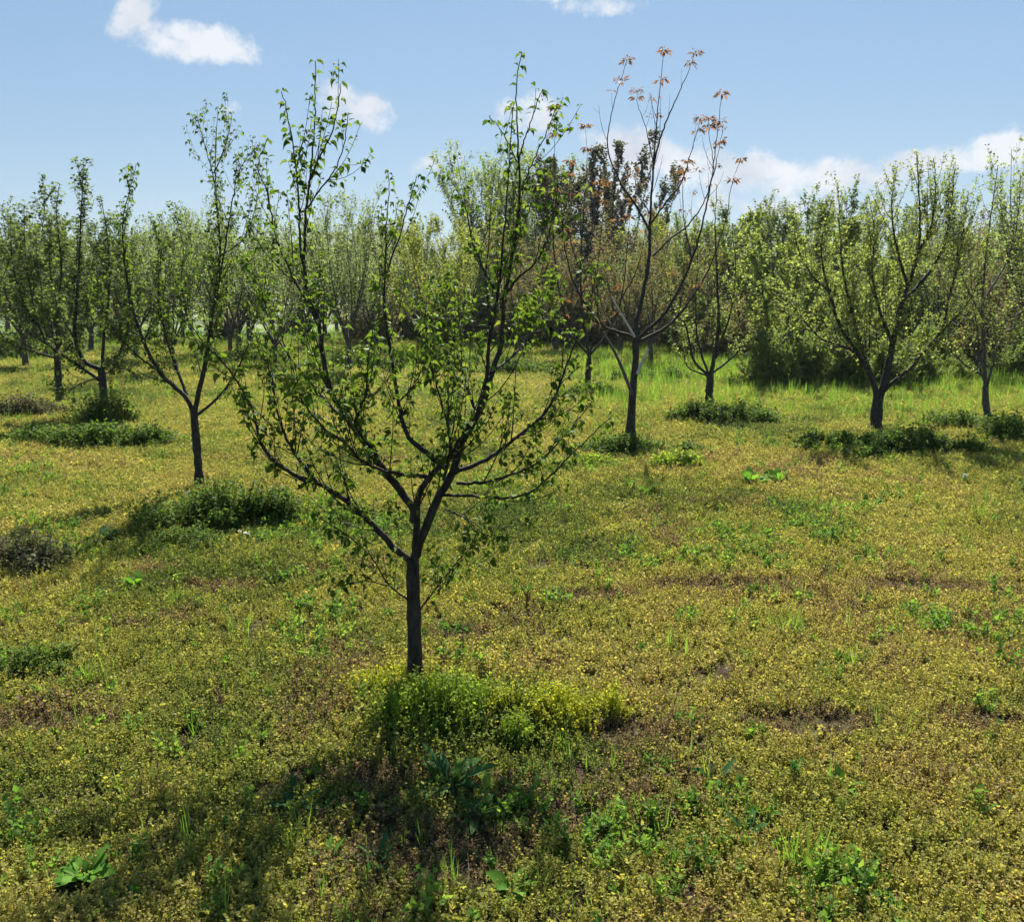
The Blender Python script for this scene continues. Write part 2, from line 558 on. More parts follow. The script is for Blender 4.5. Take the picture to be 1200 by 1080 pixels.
def traced_tree(name, label, cat, group, base, depth, trunk, limbs, spec):
    """trunk / limbs: picture points (px,py) with a distance offset; every limb is a mesh with its twigs, its leaves a sub-part"""
    r = random.Random(spec['seed'])
    loc = np.array(base)
    root = empty(name, tuple(loc))
    tag(root, label, cat, group)

    def world(pl, ds, de):
        n = len(pl)
        q = np.array(pl, float)
        c = np.concatenate([[0], np.cumsum(np.linalg.norm(np.diff(q, axis=0), axis=1))])
        c /= c[-1]
        return np.array([at(px, py, depth + ds + (de - ds) * c[i]) for i, (px, py) in enumerate(pl)]) - loc
    tp = catmull(world(trunk, 0, 0), 14)
    tp[0, 2] -= 0.08
    tb = MB()
    rb = spec['r']
    tr = np.linspace(rb * 1.12, rb * 0.9, 14)
    tr[0] = rb * 1.9
    tr[1] = rb * 1.4
    tr[2] = rb * 1.2
    tr = tr * np.array([1 + 0.07 * r.gauss(0, 1) for _ in tr])
    tb.tube(tp, tr, 12)
    tb.build('trunk', spec['bark'], root, True)
    for li, (pl, ds, de, r0, dens) in enumerate(limbs):
        lp = even(catmull(world(pl, ds, de), 6 * len(pl)))
        L = plen(lp)
        jit = np.array([[r.gauss(0, 1) for _ in range(3)] for _ in lp]) * spec.get('jit', 0.002)
        jit[0] = 0
        lp = lp + jit
        t = np.linspace(0, 1, len(lp))
        r0w = rb * r0
        rad = (r0w - spec['rt']) * (1 - t) ** spec.get('tp', 1.2) + spec['rt']
        b = MB()
        b.tube(lp, rad, 8)
        tw = shoots(lp, rad, int(spec['n1'] * L * dens), 0.1, 0.95 if dens > .8 else 0.8, (0.3, .85), spec['l1'] * .3, spec['l1'], spec.get('up', .5), spec.get('wig', .15), r, 6, .5)
        tw2 = []
        for q, rq in tw:
            if plen(q) > spec.get('l2min', .12):
                tw2 += shoots(q, rq, int(spec['n2'] * plen(q) + r.random()), 0.2, 0.95, (0.5, 1.1), spec['l2'] * .3, spec['l2'], .4, .25, r, 4, .6)
        for q, rq in tw:
            b.tube(q, rq, 5)
        for q, rq in tw2:
            b.tube(q, rq, 4)
        lo = b.build('limb', spec['bark'], root, True)
        if spec.get('lmat') is None:
            continue
        lb = MB()
        cut = max(0, int(len(lp) * spec.get('lstart', .2)))
        P, A, Nn, S = node_leaves([(lp[cut:], None)], spec['step'], spec['per'], spec['size'], r, spec['droop'], tip=2)
        q = node_leaves(tw + tw2, spec['step2'], spec['per2'], spec['size'], r, spec['droop'], tip=1)
        P, A, Nn, S = P + q[0], A + q[1], Nn + q[2], S + q[3]
        if spec.get('tips'):       # bursts of leaves only at the ends
            P, A, Nn, S = [], [], [], []
            for q, _ in [(lp, None)] + [x for x in tw if r.random() < .30]:
                for kk in range(2 if q is lp else 1):
                    e = at_t(q, 1 - kk * (0.10 if q is lp else .3))[0]
                    for _ in range(r.randint(18, 34) if q is lp else r.randint(3, 12)):
                        a = r.uniform(0, 6.283)
                        o = r.uniform(.2, 1.0)
                        P.append(e + np.array([math.cos(a) * o, math.sin(a) * o, r.uniform(-.2, .6)]) * 0.055)
                        A.append((math.cos(a), math.sin(a), r.uniform(-1.1, .35)))
                        Nn.append((r.gauss(0, .5), r.gauss(0, .5), 1))
                        S.append(spec['size'] * r.uniform(.6, 1.15))
        if P:
            if 'tmpl' in spec:
                lb.leaves(P, A, Nn, S, *spec['tmpl'], wid=spec.get('wid', 1.0))
            else:
                for off, tv in ((0, LEAF_V), (1, LEAF_W), (2, LEAF_W)):
                    lb.leaves(P[off::3], A[off::3], Nn[off::3], S[off::3], tv, LEAF_F, wid=1.0)
            ln = lb.build('leaves', spec['lmat'], root)
            ln.parent = lo
    return root


def z1(x, y): return (200 + x / 2.308, 40 + y / 2.308)
def z2(x, y): return (200 + x / 2.308, 400 + y / 2.308)


GA = gnd(487, 803)
dA = GA[1]
A_TRUNK = [(487, 803), (486, 760), (485, 715), (484, 680), (484, 655)]
A_LIMBS = [
    ([(484, 658), (464, 643), (430, 608), (386, 573), (345, 556), (318, 537), (303, 510), (296, 480), (270, 435), (238, 400), (214, 366)], 0, -.35, .55, 1.1),
    ([(372, 566), (352, 540), (334, 510), (322, 470), (318, 440), (300, 405)], -.1, -.25, .3, 1.1),
    ([(484, 612), (484, 595), (451, 552), (417, 504), (391, 465), (380, 430), (373, 374), (358, 330), (358, 257), (365, 192), (369, 127), (370, 72)], 0, .15, .62, .55),
    ([(360, 332), (352, 290), (350, 235), (345, 180), (338, 140), (330, 107)], .08, .02, .22, .45),
    ([(374, 380), (352, 340), (334, 304), (321, 270), (313, 225), (302, 195), (313, 163)], .05, .35, .25, .55),
    ([(362, 215), (374, 185), (388, 158), (396, 128), (399, 98)], .12, 0, .16, .35),
    ([(360, 245), (378, 218), (394, 196), (404, 165), (408, 133)], .12, .3, .14, .35),
    ([(470, 575), (450, 548), (436, 526), (417, 497), (424, 475), (430, 456), (432, 422), (438, 380)], 0, -.5, .36, 1.1),
    ([(506, 560), (480, 556), (450, 552), (425, 540), (405, 520), (378, 500), (355, 470), (345, 430)], 0, -.55, .32, 1.1),
    ([(524, 550), (499, 530), (477, 508), (466, 465), (456, 400), (451, 360), (451, 317), (453, 265), (456, 226), (455, 203)], 0, .45, .42, .7),
    ([(453, 320), (462, 292), (469, 274), (477, 244), (488, 207)], .33, .4, .16, .4),
    ([(484, 655), (499, 617), (512, 586), (529, 556), (542, 517), (564, 478), (577, 435), (588, 400), (590, 352), (599, 309), (609, 235), (607, 170), (605, 98), (612, 62)], 0, .1, .72, .5),
    ([(486, 655), (488, 620), (490, 586), (503, 560), (534, 526), (555, 495), (570, 443), (573, 400), (584, 343), (592, 257), (597, 190), (601, 127)], 0, -.2, .55, .45),
    ([(583, 345), (568, 317), (555, 287), (547, 248), (538, 228), (524, 205)], 0, .3, .24, .6),
    ([(588, 352), (605, 328), (627, 308), (640, 283), (650, 245), (655, 205)], .03, -.2, .22, .7),
    ([(606, 200), (614, 165), (624, 138), (633, 109)], .06, .0, .12, .3),
    ([(606, 190), (594, 165), (584, 148), (573, 137)], .06, .2, .10, .3),
    ([(609, 225), (622, 195), (638, 161), (651, 128)], .08, .25, .12, .35),
    ([(532, 554), (555, 545), (577, 534), (616, 504), (646, 474), (668, 417), (690, 360), (700, 310)], 0, .25, .36, 1.1),
    ([(535, 566), (558, 566), (581, 562), (629, 543), (659, 513), (694, 471)], 0, -.15, .26, .45),
    ([(518, 580), (545, 581), (568, 582), (607, 582), (633, 569), (668, 534), (718, 487)], 0, -.5, .24, .3),
    ([(522, 596), (546, 608), (566, 625), (590, 628)], 0, -.3, .16, .6),
    ([(491, 716), (512, 688), (542, 651), (564, 634), (577, 628)], 0, -.3, .15, .8),
    ([(479, 703), (456, 686), (434, 651), (404, 625), (365, 601)], 0, -.35, .15, .6),
    ([(458, 687), (432, 681), (408, 684), (391, 688)], -.1, -.3, .10, .7),
    ([(560, 487), (548, 455), (538, 420), (528, 385), (520, 350), (512, 322)], .0, .55, .26, 1.2),
    ([(577, 436), (600, 418), (622, 396), (640, 360), (648, 330)], 0, .5, .2, 1.2),
    ([(520, 562), (528, 520), (520, 480), (508, 440), (500, 400), (497, 360)], 0, -.6, .26, 1.1),
    ([(416, 500), (392, 480), (368, 452), (340, 420), (318, 380), (306, 340), (296, 300)], .02, .5, .26, 1.1),
    ([(468, 470), (485, 450), (500, 420), (506, 390)], .2, .5, .16, 1.2),
]
SPEC_A = dict(seed=3, r=.0275, rt=.0016, bark=BARK, n1=23, l1=.46, n2=5, l2=.13, up=1.1, wig=.07, jit=.0015, lmat=L_MAIN, lstart=.28,
              step=.044, per=1.8, step2=.048, per2=1.1, size=.032, droop=.5, tp=1.3)
traced_tree('young_fruit_tree', 'young tree with slim trunk and wide leafy vase, alone in front of all others', 'tree', 'orchard trees',
            GA, dA, A_TRUNK, A_LIMBS, SPEC_A)

GB = gnd(234, 573)
B_LIMBS = [
    ([(227, 486), (218, 466), (185, 433), (160, 378), (148, 322), (144, 262), (152, 225), (160, 193)], 0, -.3, .6, .9),
    ([(219, 463), (205, 425), (195, 396), (185, 341), (188, 295), (180, 260)], 0, .4, .4, 1),
    ([(228, 486), (234, 455), (241, 424), (250, 359), (258, 295), (252, 216), (255, 128)], 0, .1, .66, .8),
    ([(246, 385), (259, 318), (268, 262), (278, 207), (290, 185), (305, 170)], 0, -.3, .35, .9),
    ([(229, 488), (255, 466), (278, 433), (296, 387), (305, 340)], 0, .5, .4, 1),
    ([(242, 424), (222, 380), (212, 330), (215, 290), (205, 250)], 0, .6, .3, 1),
    ([(252, 216), (243, 180), (236, 155), (230, 135)], .1, .2, .14, .8),
    ([(253, 200), (264, 170), (270, 148), (272, 132)], .1, .0, .14, .8),
    ([(258, 300), (285, 280), (300, 240), (304, 205)], 0, .2, .2, .9),
    ([(186, 435), (165, 420), (140, 395), (120, 360), (112, 320)], -.1, -.5, .26, 1),
]
SPEC_B = dict(seed=5, r=.034, rt=.0018, bark=BARK, n1=21, l1=.6, n2=5, l2=.18, up=1.1, jit=.002, lmat=L_MAIN, lstart=.2,
              step=.06, per=1.5, step2=.05, per2=1.2, size=.036, droop=.6)
traced_tree('young_fruit_tree', 'slender leafy tree left of the front tree, bare stem rising from a green clump', 'tree', 'orchard trees',
            GB, GB[1], [(234, 573), (232, 540), (229, 505), (227, 482)], B_LIMBS, SPEC_B)

GR = gnd(738, 519)
R_LIMBS = [
    ([(745, 402), (744, 385), (748, 368), (760, 309), (762, 251), (767, 177), (772, 118), (778, 60)], 0, .1, .7, .5),
    ([(766, 190), (776, 155), (787, 128), (802, 95), (815, 62)], .05, -.2, .3, .4),
    ([(761, 270), (745, 240), (728, 216), (713, 177), (716, 135), (734, 72)], 0, -.3, .35, .4),
    ([(744, 400), (760, 385), (782, 363), (811, 304), (831, 226), (841, 152), (846, 110)], 0, -.3, .55, .5),
    ([(748, 400), (787, 378), (826, 324), (850, 260), (858, 215), (868, 188)], 0, .4, .45, .5),
    ([(765, 300), (785, 280), (808, 262), (830, 225), (848, 150)], .05, .5, .3, .5),
    ([(763, 262), (782, 235), (798, 215), (809, 182), (821, 140)], .05, -.4, .3, .5),
    ([(765, 190), (757, 150), (748, 125), (746, 106)], .05, .3, .16, .3),
    ([(744, 395), (722, 388), (703, 378), (672, 330), (659, 262), (672, 225), (667, 205)], 0, -.4, .45, .5),
    ([(672, 330), (690, 290), (700, 245), (702, 215)], -.2, .1, .22, .5),
    ([(830, 226), (836, 195), (832, 165), (830, 140)], -.2, -.3, .16, .3),
    ([(762, 251), (748, 226), (741, 200), (752, 232), (757, 192)][:3], .0, .4, .18, .5),
    ([(811, 306), (802, 260), (800, 215), (806, 190)], -.2, .3, .2, .5),
]
SPEC_R = dict(seed=8, r=.042, rt=.0025, bark=BARK, n1=8, l1=.75, n2=2, l2=.2, up=1.5, wig=.08, jit=.003, lmat=L_RED,
              step=.1, per=1, step2=.08, per2=1, size=.064, droop=.6, tips=True, tmpl=(SM_V, SM_F), wid=.6, tp=1.35)
rt = traced_tree('walnut_tree', 'tall sparse tree with bare grey limbs tipped by russet leaf tufts', 'tree', 'russet tipped trees',
                 GR, GR[1], [(738, 519), (740, 485), (742, 452), (745, 420), (745, 400)], R_LIMBS, SPEC_R)
for pl, r0 in (([(744, 395), (728, 368), (716, 347)], .014), ([(747, 438), (752, 425), (760, 409)], .02)):
    b = MB()
    p = np.array([at(x, y, GR[1] - .15) for x, y in pl]) - GR
    b.tube(catmull(p, 8), np.linspace(r0, r0 * .5, 8), 8)
    o = b.build('dead_branch', BARK_PALE, rt, True)
    o['label'] = 'pale barkless dead branch'
b = MB()
p0, p1 = gnd(746, 500), at(706, 385, GR[1] - .2)
b.tube(catmull([at(741, 462, GR[1] - .12), at(724, 420, GR[1] - .2), at(706, 388, GR[1] - .25)], 8) - GR, np.linspace(.022, .012, 8), 7)
o = b.build('limb', BARK_GREY, rt, True)

GT = gnd(1027, 506)
T_LIMBS = [
    ([(1030, 466), (1036, 450), (1046, 403), (1056, 357), (1070, 318), (1078, 266), (1074, 178)], 0, .2, .72, 1),
    ([(1028, 466), (1022, 445), (1003, 410), (986, 385), (972, 343), (962, 290), (975, 235)], 0, -.3, .5, 1),
    ([(1002, 412), (980, 403), (961, 396), (940, 372), (922, 350)], -.1, -.5, .28, .8),
    ([(1026, 455), (1012, 410), (996, 357), (986, 301), (982, 213)], 0, .5, .45, 1),
    ([(1032, 462), (1050, 444), (1070, 428), (1102, 389), (1130, 361), (1151, 322)], 0, -.2, .4, .8),
    ([(1058, 352), (1081, 329), (1105, 290), (1116, 230), (1118, 195)], .1, .4, .36, 1),
    ([(1064, 335), (1052, 295), (1045, 250), (1048, 205)], .1, -.3, .3, 1),
    ([(1046, 403), (1030, 360), (1022, 320), (1024, 270), (1018, 230)], .05, .6, .34, 1),
    ([(1074, 300), (1092, 260), (1096, 215), (1094, 185)], .15, -.1, .24, 1),
    ([(1104, 388), (1112, 350), (1122, 310), (1130, 260), (1135, 225)], -.1, .3, .24, 1),
    ([(972, 343), (950, 320), (935, 290), (930, 260)], -.2, -.1, .22, 1),
]
SPEC_T = dict(seed=13, r=.068, rt=.004, bark=BARK, n1=18, l1=.95, n2=7, l2=.28, up=1.3, jit=.003, lmat=L_APPLE, lstart=.25,
              step=.05, per=2.4, step2=.04, per2=2.2, size=.036, droop=0, tmpl=(SM_V, SM_F), wid=1.2, l2min=.2)
traced_tree('apple_tree', 'stout low forked tree with pale green leaves above the dark oval clump', 'tree', 'pale leaved fruit trees',
            GT, GT[1], [(1026, 506), (1027, 490), (1028, 475), (1030, 462)], T_LIMBS, SPEC_T)

GU = gnd(1158, 500)
U_LIMBS = [
    ([(1155, 456), (1151, 440), (1130, 427), (1109, 406), (1081, 396)], 0, -.4, .4, .5),
    ([(1155, 456), (1153, 410), (1151, 371), (1155, 301), (1169, 195)], 0, .1, .6, .9),
    ([(1156, 455), (1162, 430), (1172, 385), (1200, 364), (1240, 340)], 0, -.2, .45, .7),
    ([(1152, 372), (1130, 330), (1122, 290), (1128, 250)], 0, .4, .3, .9),
    ([(1153, 350), (1178, 310), (1192, 260), (1196, 205)], .05, .5, .35, .9),
    ([(1152, 440), (1142, 412), (1145, 385), (1138, 350)], 0, -.5, .3, .5),
    ([(1170, 392), (1190, 380), (1205, 330), (1215, 270), (1220, 220)], -.05, .3, .3, .9),
]
SPEC_U = dict(SPEC_T, seed=17, r=.042, bark=BARK_GREY, n1=11, per=1.3, per2=1.2, size=.036)
traced_tree('fruit_tree', 'grey barked tree at the right edge with long pale branch reaching left', 'tree', 'pale leaved fruit trees',
            GU, GU[1], [(1158, 500), (1157, 485), (1155, 470), (1155, 452)], U_LIMBS, SPEC_U)

GS = gnd(831, 476)
S_LIMBS = [
    ([(832, 440), (826, 436), (812, 420), (803, 380), (790, 365), (782, 330)], 0, -.4, .4, .9),
    ([(832, 440), (836, 425), (842, 380), (840, 320), (838, 265), (840, 217)], 0, .1, .62, 1),
    ([(833, 438), (857, 420), (873, 400), (886, 370), (890, 330)], 0, .5, .34, .9),
    ([(830, 438), (818, 400), (815, 350), (818, 300), (812, 260)], 0, .5, .34, 1),
    ([(838, 420), (855, 370), (862, 320), (858, 270)], 0, -.4, .34, 1),
    ([(828, 440), (806, 430), (800, 405), (796, 390)], 0, .3, .26, .7),
]
SPEC_S = dict(SPEC_T, seed=19, r=.058, n1=11, per=1.6, per2=1.5, size=.042, l1=.7)
traced_tree('fruit_tree', 'dark trunked tree with upcurved low limbs above a round dark clump', 'tree',
            'pale leaved fruit trees', GS, GS[1], [(831, 476), (831, 460), (832, 448), (832, 436)], S_LIMBS, SPEC_S)

GC = gnd(123, 488)
C_LIMBS = [
    ([(120, 432), (141, 412), (151, 377), (152, 330), (146, 280), (150, 240)], 0, .2, .5, 1.2),
    ([(119, 433), (99, 423), (88, 395), (90, 350), (93, 303), (95, 245), (98, 190)], 0, -.2, .6, 1.1),
    ([(118, 446), (88, 426), (53, 402), (10, 373), (-15, 330)], 0, -.4, .45, 1.2),
    ([(120, 432), (122, 390), (128, 340), (126, 280), (118, 230)], 0, .5, .5, 1.2),
    ([(141, 412), (170, 395), (185, 360), (188, 310)], .05, .3, .3, 1.2),
    ([(88, 398), (68, 360), (58, 310), (60, 260)], -.1, .4, .3, 1.2),
    ([(53, 402), (40, 360), (30, 300), (28, 240)], -.2, .2, .3, 1.2),
    ([(119, 440), (90, 452), (75, 462), (62, 455)], 0, -.5, .2, 1.2),
    ([(121, 438), (146, 432), (160, 440), (165, 450)][:3], 0, -.5, .2, 1.2),
]
SPEC_C = dict(SPEC_B, seed=23, r=.052, rt=.004, n1=14, l1=.75, l2=.3, n2=6, lmat=L_LEFT, tmpl=(SM_V, SM_F), wid=1.3, size=.058, per=2.1, per2=2.1, step2=.06)
traced_tree('fruit_tree', 'low forked leafy tree rising from the large dark clump on the left', 'tree', 'orchard trees',
            GC, GC[1], [(124, 488), (122, 465), (120, 445), (119, 430)], C_LIMBS, SPEC_C)

GD = gnd(70, 474)
D_LIMBS = [
    ([(67, 415), (50, 390), (30, 360), (15, 310), (12, 250)], 0, .2, .5, 1.2),
    ([(67, 415), (68, 370), (72, 310), (66, 250), (70, 215)], 0, -.2, .6, 1.2),
    ([(67, 418), (90, 395), (105, 350), (110, 290)], 0, .3, .5, 1.2),
    ([(67, 420), (40, 412), (10, 400), (-10, 370), (-20, 320)], 0, -.4, .4, 1.2),
    ([(67, 410), (58, 370), (45, 320), (42, 270)], 0, .6, .4, 1.2),
    ([(67, 412), (80, 380), (88, 330), (92, 260)], 0, .6, .4, 1.2),
]
traced_tree('fruit_tree', 'leafy tree with straight reddish brown trunk just left of and behind the low forked one', 'tree', 'orchard trees',
            GD, GD[1], [(71, 474), (69, 455), (68, 435), (67, 412)], D_LIMBS, dict(SPEC_C, seed=29, r=.052))

GV = gnd(689, 457)
V_LIMBS = [
    ([(690, 415), (684, 380), (680, 320), (684, 250), (688, 190), (686, 148)], 0, .2, .6, .8),
    ([(690, 416), (670, 390), (655, 340), (648, 270), (650, 200), (649, 126)], 0, -.3, .5, .8),
    ([(691, 416), (712, 390), (728, 350), (735, 290), (740, 235)], 0, .4, .5, .8),
    ([(690, 418), (700, 380), (700, 320), (706, 260), (710, 215)], 0, -.4, .4, .8),
    ([(681, 320), (668, 280), (664, 240), (667, 190)], .1, .5, .3, .8),
    ([(728, 350), (745, 320), (755, 280), (760, 250)], .2, .2, .3, .8),
]
traced_tree('walnut_tree', 'dark trunked tree with bronze tufts, behind and left of the tall russet tipped one', 'tree', 'russet tipped trees',
            GV, GV[1], [(689, 457), (689, 440), (690, 428), (690, 414)], V_LIMBS,
            dict(SPEC_R, seed=31, r=.05, n1=3.5, bark=BARK, size=.11, l1=.6))


# ---------------- generated trees for the rows behind
def tree_proto(name, seed, h, spread, th, nl, n1, l1, n2, l2, up, lmat, step, per, lsize, r0=.07, ang=(.35, .75), bark=BARK_FAR, upl=.9, lwid=1.2, droop=0, low=.15):
    r = random.Random(seed)
    root = empty(name, (0, 0, 0))
    tb = MB()
    tp = grow((0, 0, -.1), (r.gauss(0, .05), r.gauss(0, .05), 1), th + .1, 6, .0, .06, r)
    tb.tube(tp, np.linspace(r0 * 1.25, r0 * .9, len(tp)), 8)
    br = []
    for i in range(nl):
        a = 2 * math.pi * (i + r.uniform(-.3, .3)) / nl
        an = r.uniform(*ang) * (0.45 if i == 0 else 1)
        d = (math.cos(a) * math.sin(an), math.sin(a) * math.sin(an), math.cos(an))
        L = (h - th) * r.uniform(.8, 1.05)
        lp = grow(at_t(tp, r.uniform(.8, 1))[0], np.array(d) * np.array([spread, spread, 1]), L, 9, up, .14, r)
        lr = (r0 * .55 - .003) * np.linspace(1, 0, len(lp)) ** 1.4 + .003
        tb.tube(lp, lr, 6)
        br.append((lp, lr))
        s1 = shoots(lp, lr, int(n1), low, .97, (.35, .95), l1 * .4, l1, upl, .2, r, 5, .5, .55)
        s2 = []
        for q, rq in s1:
            tb.tube(q, rq, 4)
            s2 += shoots(q, rq, int(n2), .15, .95, (.4, 1.0), l2 * .4, l2, upl * .6, .22, r, 3, .6)
        for q, rq in s2:
            tb.tube(q, rq, 3)
        br += s1 + s2
    tb.build('trunk', bark, root, True)
    lb = MB()
    P, A, Nn, S = node_leaves(br, step, per, lsize, r, droop, .15)
    lb.leaves(P, A, Nn, S, TI_V, TI_F, wid=lwid)
    lb.build('crown', lmat, root)
    return root


PR = {}
PR['L'] = [tree_proto('orchard_tree', 41 + i, 3.6, 1.0, .7, 8, 17, .95, 6, .4, .6, L_LEFT, .07, 1.4, .078, .055) for i in range(3)]
PR['P'] = [tree_proto('orchard_tree', 51 + i, 3.6, 1.0, .7, 8, 19, 1.5, 6, .55, .8, L_PALE, .085, 1.15, .058, .05, upl=1.8) for i in range(3)]
PR['Y'] = [tree_proto('orchard_tree', 61 + i, 3.8, 1.1, .7, 8, 20, 1.3, 6, .45, .7, L_YEL, .07, 2.0, .065, .055, upl=1.5) for i in range(2)]
PR['K'] = [tree_proto('orchard_tree', 71 + i, 3.4, 1.2, .6, 7, 18, 1.1, 6, .4, .5, L_PINK, .075, 1.6, .06, .06) for i in range(2)]
PR['W'] = [tree_proto('tall_pale_tree', 81, 8.0, 1.05, 1.5, 9, 30, 2.4, 8, .9, .5, L_PALE, .12, 1.6, .095, .13, (.15, .6), upl=1.2)]
PR['D'] = [tree_proto('poplar_tree', 91 + i, 7.0, 1.5, .5, 10, 22, 1.8, 6, .6, .9, L_DARK, .08, 2.2, .12, .12, (.15, .5), upl=2.2, low=.05) for i in range(2)]
PR['G'] = [tree_proto('poplar_tree', 101 + i, 5.5, 1.35, .4, 10, 20, 1.6, 7, .6, .9, L_HEDGE, .075, 2.0, .09, .10, (.15, .6), upl=1.8, low=.04) for i in range(2)]
PR['A'] = [tree_proto('apple_tree', 111, 3.8, 1.2, .7, 8, 17, 1.0, 7, .4, .4, L_APPLE, .065, 2.4, .085, .07)]


def bush_proto(seed, h, w, lmat, n=34):
    r = random.Random(seed)
    root = empty('hedge_bush', (0, 0, 0))
    tb, br = MB(), []
    for i in range(n):
        a, an = r.uniform(0, 6.283), r.uniform(.05, 1.15)
        p = (r.gauss(0, .18 * w), r.gauss(0, .18 * w), -.05)
        lp = grow(p, (math.cos(a) * math.sin(an), math.sin(a) * math.sin(an), math.cos(an) + .15), (h if an < .6 else w * .8) * r.uniform(.6, 1.02), 6, .25, .2, r)
        lr = np.linspace(.014, .003, len(lp))
        tb.tube(lp, lr, 4)
        s = shoots(lp, lr, 18, .08, 1, (.4, 1.2), .15, .5, .5, .25, r, 3, .6, .3)
        for q, rq in s:
            tb.tube(q, rq, 3)
        br += [(lp, lr)] + s
    tb.build('stems', BARK_FAR, root, True)
    lb = MB()
    P, A, Nn, S = node_leaves(br, .04, 3.0, .06, r, .1, .05)
    lb.leaves(P, A, Nn, S, TI_V, TI_F, wid=1.2)
    lb.build('foliage', lmat, root)
    return root


PR['H'] = [bush_proto(121, 1.5, 1.1, L_BUSH), bush_proto(122, 1.4, 1.2, L_BUSH)]
PH = dict(L=3.6, P=3.9, Y=4.1, K=3.4, W=8.6, D=7.4, G=5.9, A=3.8, H=1.55)
used = {k: 0 for k in PR}


def place(kind, px, d, top, label, cat, group=None, sxy=None, rz=None):
    """stand a tree of a kind at distance d in the direction of column px, its top reaching row top"""
    dr = ray(px, 400)
    x = dr[0] / dr[1] * d
    e = ray(px, top)
    h = (EYE + d * e[2] / e[1]) * (rnd.uniform(.97, 1.1) if kind in 'LPYKG' else 1)
    i = used[kind]
    used[kind] += 1
    src = PR[kind][i % len(PR[kind])]
    if i < len(PR[kind]):
        o = src
    else:
        o = src.copy()
        COL.objects.link(o)
        for ch in list(src.children):
            c = ch.copy()
            COL.objects.link(c)
            c.parent = o
    s = h / PH[kind]
    o.location = (x, d, float(hgt(x, d)) - .03)
    w = s if sxy is None else s * sxy
    o.scale = (w, w, s)
    o.rotation_euler = (0, 0, rnd.uniform(0, 6.28) if rz is None else rz)
    tag(o, label, cat, group)
    return o


far_g = 'orchard rows behind'
LB = [
    ('L', -60, 13.5, 235, 'leafy tree cut by the left edge, behind the straight trunked one'),
    ('L', 27, 20, 232, 'leafy tree with thin dark trunk near the left edge, beyond the grey brown weeds'),
    ('L', 160, 22, 250, 'leafy green tree showing between the low forked tree and the slender one'),
    ('P', 205, 19, 232, 'pale tree with many upright shoots directly behind the slender tree'),
    ('P', 270, 23, 238, 'pale shooting tree with thin dark trunk, just right of the slender tree'),
    ('P', 320, 21, 250, 'pale tree with dark trunk seen behind the left leader of the front tree'),
    ('P', 359, 27, 262, 'small pale tree standing against the far bright meadow'),
    ('P', 408, 19, 225, 'pale tree with long bare whips above its crown, behind the middle of the front tree'),
    ('P', 446, 26, 262, 'small pale tree left of the yellow green one'),
    ('Y', 502, 22.5, 240, 'rounded yellow green tree with a short black trunk, behind the front tree centre'),
    ('Y', 545, 30, 232, 'yellow green tree below the tall pale one'),
    ('K', 612, 23, 262, 'bronze leaved low tree behind the right leader of the front tree'),
    ('K', 652, 26, 250, 'bronze leaved tree left of the dark trunked tufted tree'),
    ('K', 727, 24, 252, 'bronze leaved tree right behind the tall russet tipped tree'),
    ('K', 762, 21, 270, 'low pinkish brown tree with grey trunk right of the tall russet tipped tree'),
    ('Y', 790, 27, 236, 'yellow green tree behind the dark trunked tree with low limbs'),
    ('A', 912, 17.2, 232, 'dense light green tree rising behind the hedge, left of the stout tree'),
    ('A', 990, 18, 250, 'light green tree directly behind the stout forked tree'),
    ('K', 1150, 17, 262, 'brownish thin tree behind the grey barked one at the right'),
    ('P', 1225, 14, 165, 'bare looking tall tree cut by the right edge'),
    ('P', 1105, 20, 240, 'pale tree behind the gap between stout and grey barked trees'),
]
for k, px, d, top, lb in LB:
    place(k, px, d, top, lb, 'tree', far_g)
place('W', 570, 36, 140, 'tall pale feathery tree rising above the orchard near the centre', 'tree', None, 1.2)
place('W', 622, 41, 158, 'second pale feathery tree just right of the first tall one', 'tree', None, 1.1)
place('W', 770, 50, 235, 'small pale feathery tree far behind the tall russet tipped one', 'tree', None, 1.0)
place('D', 690, 33, 146, 'tall dark upright tree behind the bronze tufts right of centre', 'tree', 'dark upright trees', 1.05)
place('D', 728, 36, 160, 'narrow dark upright tree just right of the tallest dark one', 'tree', 'dark upright trees', .9)
place('D', 662, 35, 165, 'dark upright tree left of the tallest dark one', 'tree', 'dark upright trees', .95)
place('D', 462, 42, 240, 'small dark upright tree left of the yellow green tree', 'tree', 'dark upright trees', .9)
PR['B'] = [bush_proto(131, 1.5, 1.3, L_PINK), bush_proto(132, 1.3, 1.4, L_HEDGE)]
PH['B'] = 1.5
used['B'] = 0
for i, (px, d, top) in enumerate([(435, 31, 325), (480, 34, 322), (525, 30, 335), (570, 33, 318), (612, 29, 330), (655, 31, 318), (700, 28, 332), (742, 31, 320), (785, 29, 325), (828, 24, 330), (868, 23, 335), (1010, 22, 330), (1150, 20, 345), (1215, 19, 345), (265, 34, 350), (60, 32, 345), (140, 33, 348), (345, 40, 352)]):
    wh = ['behind the bare whips', 'left of the yellow green trunk', 'right of the yellow green trunk', 'below the tall feathery tree', 'behind the front tree right leader', 'left of the bronze tufted trunk',
          'right of the bronze tufted trunk', 'behind the tall russet tipped trunk', 'left of the tree with upcurved limbs', 'right of the tree with upcurved limbs', 'at the left end of the hedge',
          'behind the stout forked trunk', 'behind the grey barked trunk', 'at the far right edge', 'behind the slender tree', 'behind the straight reddish trunk', 'behind the low forked tree', 'in the far meadow'][i]
    place('B', px, d, top, 'low dark thicket bush ' + wh, 'bush', 'low thicket behind the orchard', 1.0)
